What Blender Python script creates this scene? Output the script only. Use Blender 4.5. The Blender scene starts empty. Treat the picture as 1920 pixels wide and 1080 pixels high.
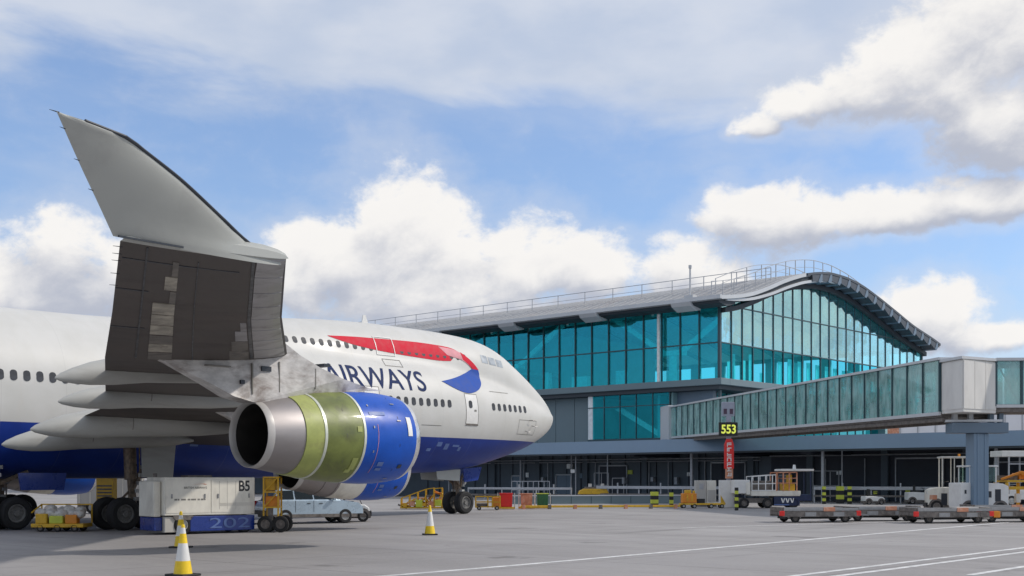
import bpy, bmesh, math, random
from mathutils import Vector, Matrix
from mathutils.bvhtree import BVHTree
random.seed(7)
R = math.radians
SC = bpy.context.scene
COL = SC.collection

# ------------------------------------------------------------------ camera, sky, sun, exposure
YAW = math.atan2(0.743, 0.669)          # heading of the view, clockwise from +Y
EYE = 1.92
cam_d = bpy.data.cameras.new('camera')
cam_d.lens = 42.32; cam_d.sensor_width = 36.0
cam_d.shift_y = 0.1865
cam_d.clip_start = 0.1; cam_d.clip_end = 6000
cam = bpy.data.objects.new('camera', cam_d); COL.objects.link(cam)
cam.location = (0, 0, EYE); cam.rotation_euler = (R(90), 0, -YAW)
SC.camera = cam
SC.render.engine = 'CYCLES'
SC.cycles.transparent_max_bounces = 20
SC.cycles.max_bounces = 6
SC.cycles.use_denoising = True
SC.cycles.sample_clamp_indirect = 6
SC.view_settings.view_transform = 'Standard'
SC.view_settings.look = 'None'
SC.view_settings.exposure = 0.0
SC.view_settings.gamma = 1.0
SC.view_settings.use_curve_mapping = False

SUN_AZ = R(131)      # compass angle the sun stands at, clockwise from +Y
SUN_EL = R(40)
sun_dir = Vector((math.sin(SUN_AZ)*math.cos(SUN_EL), math.cos(SUN_AZ)*math.cos(SUN_EL), math.sin(SUN_EL)))
sd = bpy.data.lights.new('sun', 'SUN'); sd.energy = 2.6; sd.angle = R(2.0); sd.color = (1.0, 0.93, 0.84)
so = bpy.data.objects.new('sun', sd); COL.objects.link(so)
so.rotation_euler = sun_dir.to_track_quat('Z', 'Y').to_euler(); so.location = (0, 0, 60)

W = bpy.data.worlds.new('World'); SC.world = W; W.use_nodes = True
SKY_STRENGTH = 0.1

def px2uv(px, py): return (px-960)/2257.0, (898-py)/2257.0

class NT:
    """tiny node-tree helper: every call returns an output socket"""
    def __init__(s, tree): s.t = tree; s.n = tree.nodes; s.l = tree.links
    def node(s, typ, **kw):
        n = s.n.new(typ)
        for k, v in kw.items(): setattr(n, k, v)
        return n
    def put(s, sock, v):
        if v is None: return
        if isinstance(v, bpy.types.NodeSocket): s.l.new(v, sock)
        else: sock.default_value = v
    def m(s, op, a, b=None, c=None, clamp=False):
        n = s.node('ShaderNodeMath', operation=op, use_clamp=clamp)
        s.put(n.inputs[0], a); s.put(n.inputs[1], b); s.put(n.inputs[2], c)
        return n.outputs[0]
    def vm(s, op, a, b=None, out=0):
        n = s.node('ShaderNodeVectorMath', operation=op)
        s.put(n.inputs[0], a); s.put(n.inputs[1], b)
        return n.outputs[out]
    def comb(s, x, y, z):
        n = s.node('ShaderNodeCombineXYZ'); s.put(n.inputs[0], x); s.put(n.inputs[1], y); s.put(n.inputs[2], z); return n.outputs[0]
    def sep(s, v):
        n = s.node('ShaderNodeSeparateXYZ'); s.put(n.inputs[0], v); return n.outputs
    def noise(s, v, scale, detail=4, rough=0.5, dist=0.0, out='Fac'):
        n = s.node('ShaderNodeTexNoise'); s.put(n.inputs['Vector'], v); n.inputs['Scale'].default_value = scale
        n.inputs['Detail'].default_value = detail; n.inputs['Roughness'].default_value = rough; n.inputs['Distortion'].default_value = dist
        return n.outputs[out]
    def smooth(s, v, a, b, lo=0.0, hi=1.0):
        n = s.node('ShaderNodeMapRange', interpolation_type='SMOOTHSTEP'); s.put(n.inputs[0], v)
        for i, x in enumerate((a, b, lo, hi)): s.put(n.inputs[1+i], x)
        return n.outputs[0]
    def mix(s, f, a, b, blend='MIX'):
        n = s.node('ShaderNodeMix', data_type='RGBA', blend_type=blend); s.put(n.inputs[0], f)
        for i, x in ((6, a), (7, b)):
            if isinstance(x, tuple) and len(x) == 3: x = x+(1,)
            s.put(n.inputs[i], x)
        return n.outputs[2]

# cumulus masses of the photograph's sky as directions: (azimuth centre, tan elevation centre, half widths, flattening of the base)
BL = []
def blob(px, py, rx, ry, fl=1.7, h=0.0):
    u, v = px2uv(px, py); BL.append((math.atan(u), v, rx/2257.0, ry/2257.0, fl, h))
for b in [(745,458,118,158,1.0),(640,490,130,85,1.0),(848,478,95,112,1.1),(985,495,140,98,1.1),(1105,505,95,72,1.2),(840,560,300,80,1.0),(560,540,130,90,1.0),
          (1300,520,110,70,1.3),(1440,428,120,82,1.4),(1495,415,75,62,1.4),(1570,435,120,55,1.6,-0.2),(1700,425,170,55,1.5,-0.75),(1860,415,140,60,1.6,-0.9),
          (1880,90,180,160,1.0),(1750,170,150,110,1.1),(1640,205,125,80,1.2),(1520,215,90,45,1.2),(1435,238,55,28,1.2),(1870,265,130,105,1.0,-0.1),(2050,150,220,200,1.0),
          (1745,615,95,75,1.2),(1830,650,90,40,1.2,-0.5),
          (120,510,115,85,1.0,-0.45),(40,565,160,90,1.0,-0.5),(230,565,110,75,1.0,-0.5),(-150,540,160,110,1.2),(2250,560,200,110,1.4),(2350,330,200,110,1.4)]:
    blob(*b)

def density_group():
    g = bpy.data.node_groups.new('cloud_density', 'ShaderNodeTree')
    g.interface.new_socket('Az', in_out='INPUT', socket_type='NodeSocketFloat')
    g.interface.new_socket('El', in_out='INPUT', socket_type='NodeSocketFloat')
    g.interface.new_socket('Density', in_out='OUTPUT', socket_type='NodeSocketFloat')
    g.interface.new_socket('Body', in_out='OUTPUT', socket_type='NodeSocketFloat')
    g.interface.new_socket('Height', in_out='OUTPUT', socket_type='NodeSocketFloat')
    N = NT(g); gi = N.node('NodeGroupInput'); go = N.node('NodeGroupOutput')
    az, el = gi.outputs[0], gi.outputs[1]
    # wobble the domain so that the masses lose their ellipse outline
    p0 = N.comb(az, N.m('MULTIPLY', el, 1.25), 3.1)
    wob = N.noise(p0, 14, 3, 0.55, out='Color')
    wv = N.vm('SUBTRACT', wob, (0.5, 0.5, 0.5)); ws = N.sep(wv)
    azw = N.m('MULTIPLY_ADD', ws[0], 0.035, az); elw = N.m('MULTIPLY_ADD', ws[1], 0.035, el)
    acc = None; hs = None; ws_ = None
    for (ca, ce, ra, re, fl, h) in BL:
        dx = N.m('MULTIPLY', N.m('SUBTRACT', azw, ca), 1.0/ra)
        dy = N.m('MULTIPLY', N.m('SUBTRACT', elw, ce), 1.0/re)
        dr = dy; dy = N.m('MAXIMUM', dy, N.m('MULTIPLY', dy, -fl))
        q = N.m('MULTIPLY_ADD', dx, dx, N.m('MULTIPLY', dy, dy))
        q = N.m('SUBTRACT', 1.0, q)
        wq = N.m('POWER', N.m('MAXIMUM', N.m('ADD', q, 0.6), 0.0), 2.0); dr = N.m('ADD', dr, h)
        hs = N.m('MULTIPLY', wq, dr) if hs is None else N.m('MULTIPLY_ADD', wq, dr, hs)
        ws_ = N.m('ADD', wq, 1e-3) if ws_ is None else N.m('ADD', wq, ws_)
        acc = q if acc is None else N.m('SMOOTH_MAX', acc, q, 0.35)
    acc = N.m('MAXIMUM', acc, -1.6)
    # fair-weather cumulus over the rest of the sky, outside the part that the frame shows
    wide = N.noise(N.comb(N.m('MULTIPLY', az, 1.0), N.m('MULTIPLY', el, 1.7), 9.0), 3.6, 2, 0.5)
    wide = N.smooth(wide, 0.42, 0.62, -1.5, 0.9)
    off = N.smooth(N.m('ABSOLUTE', az), 0.5, 0.75)
    up = N.smooth(el, 0.46, 0.62)
    off = N.m('MAXIMUM', off, up)
    wide = N.m('MULTIPLY_ADD', off, 2.4, N.m('SUBTRACT', wide, 2.4))
    body = N.m('MAXIMUM', acc, wide)
    p1 = N.comb(az, N.m('MULTIPLY', el, 1.25), 0.7)
    f = N.noise(p1, 20, 9, 0.58, 0.25)
    f2 = N.noise(p1, 62, 6, 0.66, 0.3)
    d = N.m('MULTIPLY_ADD', N.m('SUBTRACT', f, 0.5), 2.9, N.m('MULTIPLY', body, 0.9))
    d = N.m('MULTIPLY_ADD', N.m('SUBTRACT', f2, 0.5), 0.95, d)
    g.links.new(d, go.inputs[0]); g.links.new(body, go.inputs[1]); N.put(go.inputs[2], N.m('DIVIDE', hs, ws_))
    return g

def build_world():
    t = W.node_tree; t.nodes.clear(); N = NT(t)
    tc = N.node('ShaderNodeTexCoord'); v = tc.outputs['Generated']
    x, y, z = N.sep(v)
    d = N.m('MULTIPLY_ADD', x, 0.743, N.m('MULTIPLY', y, 0.669))
    r = N.m('SUBTRACT', N.m('MULTIPLY', x, 0.669), N.m('MULTIPLY', y, 0.743))
    az = N.m('ARCTAN2', r, d)
    hl = N.m('SQRT', N.m('MULTIPLY_ADD', d, d, N.m('MULTIPLY_ADD', r, r, 1e-5)))
    el = N.m('DIVIDE', z, hl)
    # tan elevation grows without bound overhead: compress it there
    el = N.m('MINIMUM', el, 3.0)
    sky = N.node('ShaderNodeTexSky', sky_type='NISHITA', sun_disc=False, sun_elevation=SUN_EL, sun_rotation=SUN_AZ)
    sky.air_density = 1.0; sky.dust_density = 1.2; sky.ozone_density = 1.6; sky.altitude = 50
    skyc = sky.outputs[0]
    zc = N.m('MAXIMUM', z, 0.0)
    # thin milky air, stronger towards the horizon
    milk = N.m('ADD', 0.20, N.smooth(el, 0.0, 0.20, 0.42, 0.0))
    skyc = N.mix(milk, N.mix(1.0, skyc, (1.12, 1.34, 1.66), 'MULTIPLY'), (5.6, 6.9, 8.8))
    # high cirrus veil
    pc = N.comb(N.m('MULTIPLY_ADD', el, 0.9, az), N.m('MULTIPLY', el, 3.2), 0.0)
    c1 = N.noise(pc, 5.0, 6, 0.52, 0.3)
    edge = N.m('MULTIPLY_ADD', N.m('SUBTRACT', c1, 0.5), 0.16, el)
    slope = N.m('MULTIPLY_ADD', az, 0.03, edge)
    veil = N.smooth(slope, 0.285, 0.335, 0.0, 0.86)
    veil = N.m('MULTIPLY', veil, N.smooth(el, 0.55, 1.1, 1.0, 0.35))
    streak = N.m('MULTIPLY', N.smooth(N.noise(N.comb(N.m('MULTIPLY_ADD', el, 0.6, az), N.m('MULTIPLY', el, 3.2), 5.0), 3.6, 5, 0.52, 0.2), 0.45, 0.75, 0.0, 0.34), N.smooth(el, 0.05, 0.3))
    veil = N.m('MAXIMUM', veil, streak)
    mott = N.noise(N.comb(az, N.m('MULTIPLY', el, 2.0), 1.0), 9, 5, 0.5)
    vcol = N.mix(N.smooth(mott, 0.32, 0.68), (5.5, 6.2, 7.5), (6.9, 7.3, 8.1))
    skyc = N.mix(veil, skyc, vcol)
    # cumulus
    dg = density_group()
    def dens(a, e):
        g = N.node('ShaderNodeGroup'); g.node_tree = dg; N.put(g.inputs[0], a); N.put(g.inputs[1], e); return g.outputs
    D0 = dens(az, el)
    D1 = dens(N.m('ADD', az, 0.010), N.m('ADD', el, 0.022))
    alpha = N.smooth(D0[0], -0.30, 0.50)
    rel = N.m('SUBTRACT', D0[0], D1[0])
    brel = N.m('SUBTRACT', D0[1], D1[1])
    lit = N.m('MULTIPLY_ADD', rel, 0.20, 0.56)
    lit = N.m('MULTIPLY_ADD', brel, 0.35, lit)
    lit = N.m('MULTIPLY_ADD', D0[2], 0.42, lit)
    mid = N.noise(N.comb(N.m('SUBTRACT', az, N.m('MULTIPLY', el, 0.4)), N.m('MULTIPLY', el, 1.3), 4.0), 26, 6, 0.6, 0.3)
    lit = N.m('MULTIPLY_ADD', N.m('SUBTRACT', mid, 0.5), 0.9, lit)
    lit = N.smooth(lit, -0.02, 0.98)
    thin = N.smooth(D0[0], 0.0, 1.3)
    ccol = N.mix(lit, (4.7, 5.0, 5.9), (9.6, 9.35, 9.05))
    ccol = N.mix(N.m('MULTIPLY', thin, 0.10), ccol, (7.6, 7.5, 7.5))
    low = N.smooth(el, 0.0, 0.12, 0.45, 0.0)
    ccol = N.mix(low, ccol, (7.2, 7.4, 8.0))
    alpha = N.m('MULTIPLY', alpha, 0.97)
    halo = N.m('MULTIPLY', N.smooth(D0[0], -1.7, 0.1), 0.30)
    skyc = N.mix(halo, skyc, (7.2, 7.4, 8.0))
    skyc = N.mix(alpha, skyc, ccol)
    bg = N.node('ShaderNodeBackground'); N.put(bg.inputs[0], skyc); bg.inputs[1].default_value = SKY_STRENGTH
    out = N.node('ShaderNodeOutputWorld'); t.links.new(bg.outputs[0], out.inputs[0])
build_world()

# ------------------------------------------------------------------ materials
def mat(name, col, rough=0.6, metal=0.0, var=0.12, scale=3.0, bump=0.0, coat=0.0, dirt=None, dscale=1.5, spec=0.5, stretch=(1, 1, 1)):
    m = bpy.data.materials.new(name); m.use_nodes = True
    t = m.node_tree; t.nodes.clear(); N = NT(t)
    tc = N.node('ShaderNodeTexCoord'); v = N.vm('MULTIPLY', tc.outputs['Object'], stretch)
    b = N.node('ShaderNodeBsdfPrincipled'); o = N.node('ShaderNodeOutputMaterial'); t.links.new(b.outputs[0], o.inputs[0])
    n1 = N.noise(v, scale, 6, 0.6)
    k = N.smooth(n1, 0.3, 0.7, 1-var, 1+var*0.6)
    c = N.mix(1.0, tuple(col), N.comb(k, k, k), 'MULTIPLY')
    if dirt:
        n2 = N.noise(v, dscale, 7, 0.65, 0.5)
        c = N.mix(N.smooth(n2, 0.48, 0.72, 0.0, dirt[1]), c, dirt[0])
    N.put(b.inputs['Base Color'], c)
    N.put(b.inputs['Roughness'], N.smooth(n1, 0.25, 0.75, max(0.03, rough-0.08), min(1, rough+0.1)))
    b.inputs['Metallic'].default_value = metal
    b.inputs['Coat Weight'].default_value = coat; b.inputs['Coat Roughness'].default_value = 0.08
    b.inputs['Specular IOR Level'].default_value = spec
    if bump:
        bn = N.node('ShaderNodeBump'); bn.inputs['Strength'].default_value = bump; bn.inputs['Distance'].default_value = 0.02
        N.put(bn.inputs['Height'], N.noise(v, scale*6, 4, 0.6)); t.links.new(bn.outputs[0], b.inputs['Normal'])
    return m

def glass_mat(name, tint, refl=0.22, rough=0.02, wave=0.004, pale_film=0.0, gcol=(0.82, 0.97, 1.0)):
    m = bpy.data.materials.new(name); m.use_nodes = True
    t = m.node_tree; t.nodes.clear(); N = NT(t)
    tr = N.node('ShaderNodeBsdfTransparent'); tr.inputs[0].default_value = tuple(tint)+(1,)
    gl = N.node('ShaderNodeBsdfGlossy'); gl.inputs['Roughness'].default_value = rough; gl.inputs[0].default_value = tuple(gcol)+(1,)
    lw = N.node('ShaderNodeLayerWeight'); lw.inputs['Blend'].default_value = 0.5   # same from both sides of the pane
    tc = N.node('ShaderNodeTexCoord')
    bn = N.node('ShaderNodeBump'); bn.inputs['Strength'].default_value = 1.0; bn.inputs['Distance'].default_value = wave
    N.put(bn.inputs['Height'], N.noise(tc.outputs['Object'], 0.55, 2, 0.5)); t.links.new(bn.outputs[0], gl.inputs['Normal'])
    f = N.m('ADD', N.m('MULTIPLY', N.m('POWER', lw.outputs['Facing'], 5.0), 0.5), refl, clamp=True)
    mx = N.node('ShaderNodeMixShader'); N.put(mx.inputs[0], f); t.links.new(tr.outputs[0], mx.inputs[1]); t.links.new(gl.outputs[0], mx.inputs[2])
    last = mx
    if pale_film > 0:  # pale diffuse layer, mottled, mixed over the bridge panes
        df = N.node('ShaderNodeBsdfDiffuse'); df.inputs[0].default_value = (0.50, 0.70, 0.68, 1)
        m2 = N.node('ShaderNodeMixShader')
        N.put(m2.inputs[0], N.smooth(N.noise(N.vm('MULTIPLY', tc.outputs['Object'], (1, 1, 0.4)), 1.3, 5, 0.6), 0.3, 0.75, pale_film*0.4, pale_film*1.5))
        t.links.new(mx.outputs[0], m2.inputs[1]); t.links.new(df.outputs[0], m2.inputs[2]); last = m2
    o = N.node('ShaderNodeOutputMaterial'); t.links.new(last.outputs[0], o.inputs[0])
    return m

def emit_mat(name, col, s):
    m = bpy.data.materials.new(name); m.use_nodes = True; t = m.node_tree; t.nodes.clear(); N = NT(t)
    e = N.node('ShaderNodeEmission'); e.inputs[0].default_value = tuple(col)+(1,); e.inputs[1].default_value = s
    o = N.node('ShaderNodeOutputMaterial'); t.links.new(e.outputs[0], o.inputs[0]); return m

M = {}
M['white'] = mat('white_paint', (0.74, 0.73, 0.70), 0.4, var=0.06, dirt=((0.45, 0.42, 0.38), 0.25), dscale=1.2)
M['cream'] = mat('cream_panel', (0.80, 0.77, 0.68), 0.45, var=0.08, dirt=((0.35, 0.31, 0.27), 0.45), dscale=1.0, stretch=(1, 1, 0.5))
M['warmgrey'] = mat('warm_grey_panel', (0.50, 0.48, 0.44), 0.55, var=0.07, scale=1.2, dirt=((0.36, 0.33, 0.30), 0.3), dscale=0.8, stretch=(1, 1, 0.35))
M['blue'] = mat('blue_paint', (0.008, 0.035, 0.24), 0.28, var=0.1, coat=0.3)
M['navy'] = mat('navy_paint', (0.010, 0.022, 0.075), 0.4, var=0.2)
M['yellow'] = mat('yellow_paint', (0.72, 0.42, 0.02), 0.45, var=0.15, dirt=((0.12, 0.08, 0.04), 0.5), dscale=3)
M['orange'] = mat('orange_paint', (0.78, 0.27, 0.015), 0.45, var=0.15, dirt=((0.15, 0.07, 0.03), 0.4), dscale=3)
M['hivis'] = mat('yellow_green_paint', (0.55, 0.60, 0.06), 0.5, var=0.1)
M['red'] = mat('red_paint', (0.72, 0.02, 0.015), 0.4, var=0.1)
M['green'] = mat('green_bin_paint', (0.03, 0.14, 0.05), 0.5, var=0.2)
M['terra'] = mat('faded_orange_panel', (0.60, 0.25, 0.14), 0.6, var=0.2, dirt=((0.7, 0.6, 0.5), 0.5), dscale=3)
M['black'] = mat('black_plastic', (0.014, 0.014, 0.015), 0.6, var=0.2)
M['rubber'] = mat('tyre_rubber', (0.018, 0.018, 0.019), 0.8, var=0.25, scale=8, bump=0.2)
M['steel'] = mat('dull_steel', (0.34, 0.34, 0.34), 0.45, metal=0.6, var=0.2, dirt=((0.12, 0.09, 0.06), 0.5), dscale=3)
M['galv'] = mat('galvanised_steel', (0.42, 0.43, 0.45), 0.5, metal=0.3, var=0.15)
M['grime'] = mat('grimy_steel', (0.17, 0.15, 0.135), 0.65, var=0.35, scale=5, dirt=((0.05, 0.035, 0.03), 0.7), dscale=3)
M['bronze'] = mat('oiled_gear_metal', (0.24, 0.18, 0.13), 0.5, metal=0.3, var=0.4, scale=6, dirt=((0.04, 0.03, 0.025), 0.7), dscale=5)
M['hub'] = mat('grimy_wheel_hub', (0.20, 0.195, 0.185), 0.5, var=0.3, scale=6, dirt=((0.04, 0.035, 0.03), 0.7), dscale=6)
M['gearwhite'] = mat('gear_light_metal', (0.5, 0.5, 0.48), 0.45, var=0.2, dirt=((0.1, 0.08, 0.06), 0.5), dscale=4)
M['silverblue'] = mat('silver_blue_paint', (0.40, 0.50, 0.58), 0.3, metal=0.25, var=0.08, coat=0.5)
M['carglass'] = mat('dark_vehicle_glass', (0.012, 0.02, 0.024), 0.15, var=0.1, spec=0.25)
M['clearglass'] = glass_mat('cab_glass', (0.75, 0.85, 0.83), 0.05)
M['lamp'] = mat('lamp_lens', (0.8, 0.8, 0.78), 0.2)
M['sack'] = mat('white_sacking', (0.62, 0.60, 0.56), 0.8, var=0.25, scale=5, bump=0.4, dirt=((0.5, 0.25, 0.08), 0.35), dscale=4)
M['letter'] = mat('dark_lettering', (0.03, 0.03, 0.035), 0.6)
M['letterblue'] = mat('navy_lettering', (0.012, 0.028, 0.10), 0.65, spec=0.15)
M['paleblue'] = mat('pale_blue_lettering', (0.11, 0.18, 0.42), 0.5)
M['winggrey'] = mat('winglet_grey_paint', (0.40, 0.41, 0.385), 0.42, var=0.05, scale=0.8, dirt=((0.30, 0.30, 0.29), 0.35), dscale=0.9)
M['canoe'] = mat('fairing_grey_paint', (0.40, 0.40, 0.375), 0.45, var=0.08, scale=1.2, dirt=((0.22, 0.2, 0.18), 0.5), dscale=1.0, stretch=(0.25, 1, 1))
M['wingdark'] = mat('wing_underside', (0.075, 0.062, 0.056), 0.6, var=0.3, scale=0.7, dirt=((0.035, 0.028, 0.026), 0.7), dscale=0.8, stretch=(0.35, 1, 1))  # underside shade put into the colour; the wing's own paint is mid grey
M['wingmetal'] = mat('leading_edge_metal', (0.34, 0.33, 0.34), 0.45, metal=0.2, var=0.25, scale=1.2, dirt=((0.07, 0.06, 0.06), 0.6), dscale=1.5)
M['access'] = mat('tank_access_panel', (0.40, 0.37, 0.31), 0.6, var=0.35, scale=3, dirt=((0.07, 0.05, 0.045), 0.8), dscale=2.2)
M['accessd'] = mat('dark_access_panel', (0.16, 0.145, 0.13), 0.6, var=0.35, scale=3, dirt=((0.06, 0.05, 0.045), 0.8), dscale=2.2)
M['pylon'] = mat('pylon_grimy_paint', (0.58, 0.56, 0.54), 0.55, var=0.3, scale=2.5, dirt=((0.13, 0.085, 0.065), 0.85), dscale=1.1, stretch=(0.7, 1, 1.3))
M['edgedark'] = mat('dark_edge', (0.02, 0.025, 0.035), 0.4)
M['nacblue'] = mat('nacelle_blue', (0.003, 0.080, 0.46), 0.36, var=0.12, scale=1.5, coat=0.05, spec=0.35)
M['nacgreen'] = mat('primer_green', (0.17, 0.20, 0.045), 0.42, var=0.25, scale=1.8, dirt=((0.09, 0.09, 0.04), 0.6), dscale=1.6, coat=0.1)
M['nacpale'] = mat('primer_pale_green', (0.38, 0.42, 0.12), 0.42, var=0.15, scale=2, dirt=((0.22, 0.2, 0.09), 0.5), dscale=2)
M['rim'] = mat('bare_band_metal', (0.62, 0.64, 0.55), 0.35, metal=0.3)
M['nozzle'] = mat('exhaust_metal', (0.36, 0.335, 0.33), 0.52, metal=0.85, var=0.10, scale=1.4, dirt=((0.27, 0.22, 0.20), 0.4), dscale=0.9, stretch=(0.4, 1, 1))
M['liprim'] = mat('lip_metal', (0.66, 0.65, 0.64), 0.28, metal=0.7)
M['nozlip'] = mat('nozzle_lip_metal', (0.5, 0.48, 0.46), 0.45, metal=0.2, var=0.05)
M['joint'] = mat('joint_panel_white', (0.70, 0.68, 0.64), 0.5, var=0.06, scale=1.2, dirt=((0.45, 0.42, 0.39), 0.3), dscale=0.8, stretch=(1, 1, 0.35))
M['soot'] = mat('sooty_duct', (0.02, 0.018, 0.016), 0.7, var=0.4)
M['ribred'] = mat('ribbon_red', (0.60, 0.01, 0.035), 0.6, var=0.1, spec=0.2)
M['ribblue'] = mat('ribbon_blue', (0.018, 0.075, 0.36), 0.6, var=0.1, spec=0.2)
M['ribfade'] = mat('ribbon_pale_red', (0.66, 0.30, 0.33), 0.6, spec=0.2, var=0.25, scale=1.5)
M['seam'] = mat('panel_seam', (0.22, 0.21, 0.19), 0.7)
M['winpane'] = mat('cabin_window', (0.05, 0.055, 0.065), 0.5, var=0.3, spec=0.2)
M['flightdeck'] = mat('flight_deck_glass', (0.34, 0.38, 0.42), 0.3, var=0.2)
M['roof'] = mat('roof_sheet', (0.30, 0.31, 0.32), 0.5, metal=0.2, var=0.12, scale=0.4, dirt=((0.34, 0.25, 0.19), 0.35), dscale=0.12)
M['fascia'] = mat('pale_fascia', (0.55, 0.56, 0.57), 0.4, var=0.06, scale=0.4)
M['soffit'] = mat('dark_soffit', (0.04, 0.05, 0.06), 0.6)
M['louvre'] = mat('dark_louvre', (0.06, 0.07, 0.085), 0.5)
M['bluegrey'] = mat('blue_grey_cladding', (0.135, 0.19, 0.25), 0.45, var=0.07, scale=0.3)
M['tealgrey'] = mat('teal_grey_cladding', (0.155, 0.21, 0.23), 0.5, var=0.06, scale=0.3)
M['canopy'] = mat('canopy_cladding', (0.17, 0.25, 0.34), 0.4, var=0.06, scale=0.25)
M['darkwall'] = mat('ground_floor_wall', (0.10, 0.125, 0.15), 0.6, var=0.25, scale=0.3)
M['darkwall2'] = mat('dark_lower_wall', (0.032, 0.038, 0.056), 0.6, var=0.35, scale=0.3)  # darker tone of the ground-floor wall, also on wide doors and ducts
M['mullion'] = mat('mullion_metal', (0.03, 0.07, 0.085), 0.4)
M['interior'] = mat('interior_white', (0.80, 0.82, 0.82), 0.6)
M['intfloor'] = mat('interior_floor', (0.52, 0.56, 0.56), 0.5)
M['intcore'] = mat('interior_core_wall', (0.30, 0.48, 0.50), 0.6, var=0.25, scale=0.25)
M['facade_l'] = glass_mat('teal_solar_glass', (0.44, 0.97, 0.99), 0.13, gcol=(0.16, 0.90, 1.0), wave=0.008)
M['facade_c'] = glass_mat('clear_teal_glass', (0.52, 0.98, 1.0), 0.07, gcol=(0.10, 0.75, 0.88), wave=0.01)
M['farglass'] = glass_mat('far_glazing', (0.92, 0.98, 1.0), 0.03)
M['facade_r'] = glass_mat('reflective_teal_glass', (0.50, 0.95, 0.97), 0.48, gcol=(0.72, 0.98, 1.0), wave=0.012)
M['bridgeglass'] = glass_mat('bridge_glass', (0.70, 0.90, 0.87), 0.12, pale_film=0.42)
M['signblack'] = mat('sign_black', (0.012, 0.012, 0.010), 0.5)
M['signyellow'] = emit_mat('sign_digit_glow', (0.80, 0.90, 0.15), 0.85)
M['housegrey'] = mat('signal_housing', (0.33, 0.35, 0.42), 0.5)
M['lens'] = mat('signal_lens', (0.07, 0.03, 0.06), 0.2)
M['whitemark'] = mat('road_paint', (0.70, 0.70, 0.69), 0.7, var=0.25, scale=2.5, dirt=((0.30, 0.29, 0.28), 0.6), dscale=3.5)
M['farwhite'] = mat('far_white_cladding', (0.72, 0.72, 0.74), 0.5, var=0.04, scale=0.2)
M['amber'] = mat('amber_lens', (0.8, 0.3, 0.02), 0.3)

def apron_mat():
    m = bpy.data.materials.new('apron_concrete'); m.use_nodes = True
    t = m.node_tree; t.nodes.clear(); N = NT(t)
    tc = N.node('ShaderNodeTexCoord'); v = tc.outputs['Object']
    b = N.node('ShaderNodeBsdfPrincipled'); o = N.node('ShaderNodeOutputMaterial'); t.links.new(b.outputs[0], o.inputs[0])
    big = N.noise(v, 0.06, 5, 0.6); mid = N.noise(N.vm('MULTIPLY', v, (1, 0.35, 1)), 0.45, 6, 0.65, 0.4); fine = N.noise(v, 9, 5, 0.7); grit = N.noise(v, 70, 3, 0.6)
    c = N.mix(N.smooth(big, 0.3, 0.7), (0.300, 0.285, 0.280), (0.375, 0.360, 0.352))
    c = N.mix(N.smooth(mid, 0.35, 0.7, 0.0, 0.7), c, (0.255, 0.245, 0.242))
    c = N.mix(N.smooth(fine, 0.42, 0.72, 0.0, 0.35), c, (0.40, 0.39, 0.385))
    c = N.mix(N.smooth(grit, 0.35, 0.65, 0.0, 0.22), c, (0.15, 0.145, 0.14))
    # rubber and oil marks, long along the way that aircraft and tugs roll
    tr = N.noise(N.vm('MULTIPLY', v, (0.12, 1.0, 1)), 0.55, 5, 0.6, 0.3)
    c = N.mix(N.smooth(tr, 0.56, 0.72, 0.0, 0.5), c, (0.12, 0.115, 0.11))
    oil = N.noise(v, 0.33, 4, 0.6, 0.3)
    c = N.mix(N.smooth(oil, 0.64, 0.72, 0.0, 0.55), c, (0.10, 0.095, 0.09))
    # narrow sealed joints every 6 m
    sx, sy, sz = N.sep(v)
    def joint(s, off):
        f = N.m('FRACT', N.m('MULTIPLY_ADD', s, 1/6.0, off)); f = N.m('ABSOLUTE', N.m('SUBTRACT', f, 0.5)); return N.smooth(f, 0.4945, 0.498)
    j = N.m('MAXIMUM', joint(sx, 0.3), joint(sy, 0.1))
    c = N.mix(N.m('MULTIPLY', j, 0.6), c, (0.09, 0.085, 0.08))
    N.put(b.inputs['Base Color'], c); b.inputs['Specular IOR Level'].default_value = 0.35
    N.put(b.inputs['Roughness'], N.smooth(mid, 0.3, 0.7, 0.72, 0.9))
    bn = N.node('ShaderNodeBump'); bn.inputs['Strength'].default_value = 0.5; bn.inputs['Distance'].default_value = 0.006
    N.put(bn.inputs['Height'], N.m('SUBTRACT', N.m('ADD', grit, fine), j)); t.links.new(bn.outputs[0], b.inputs['Normal'])
    return m
M['apron'] = apron_mat()

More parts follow.
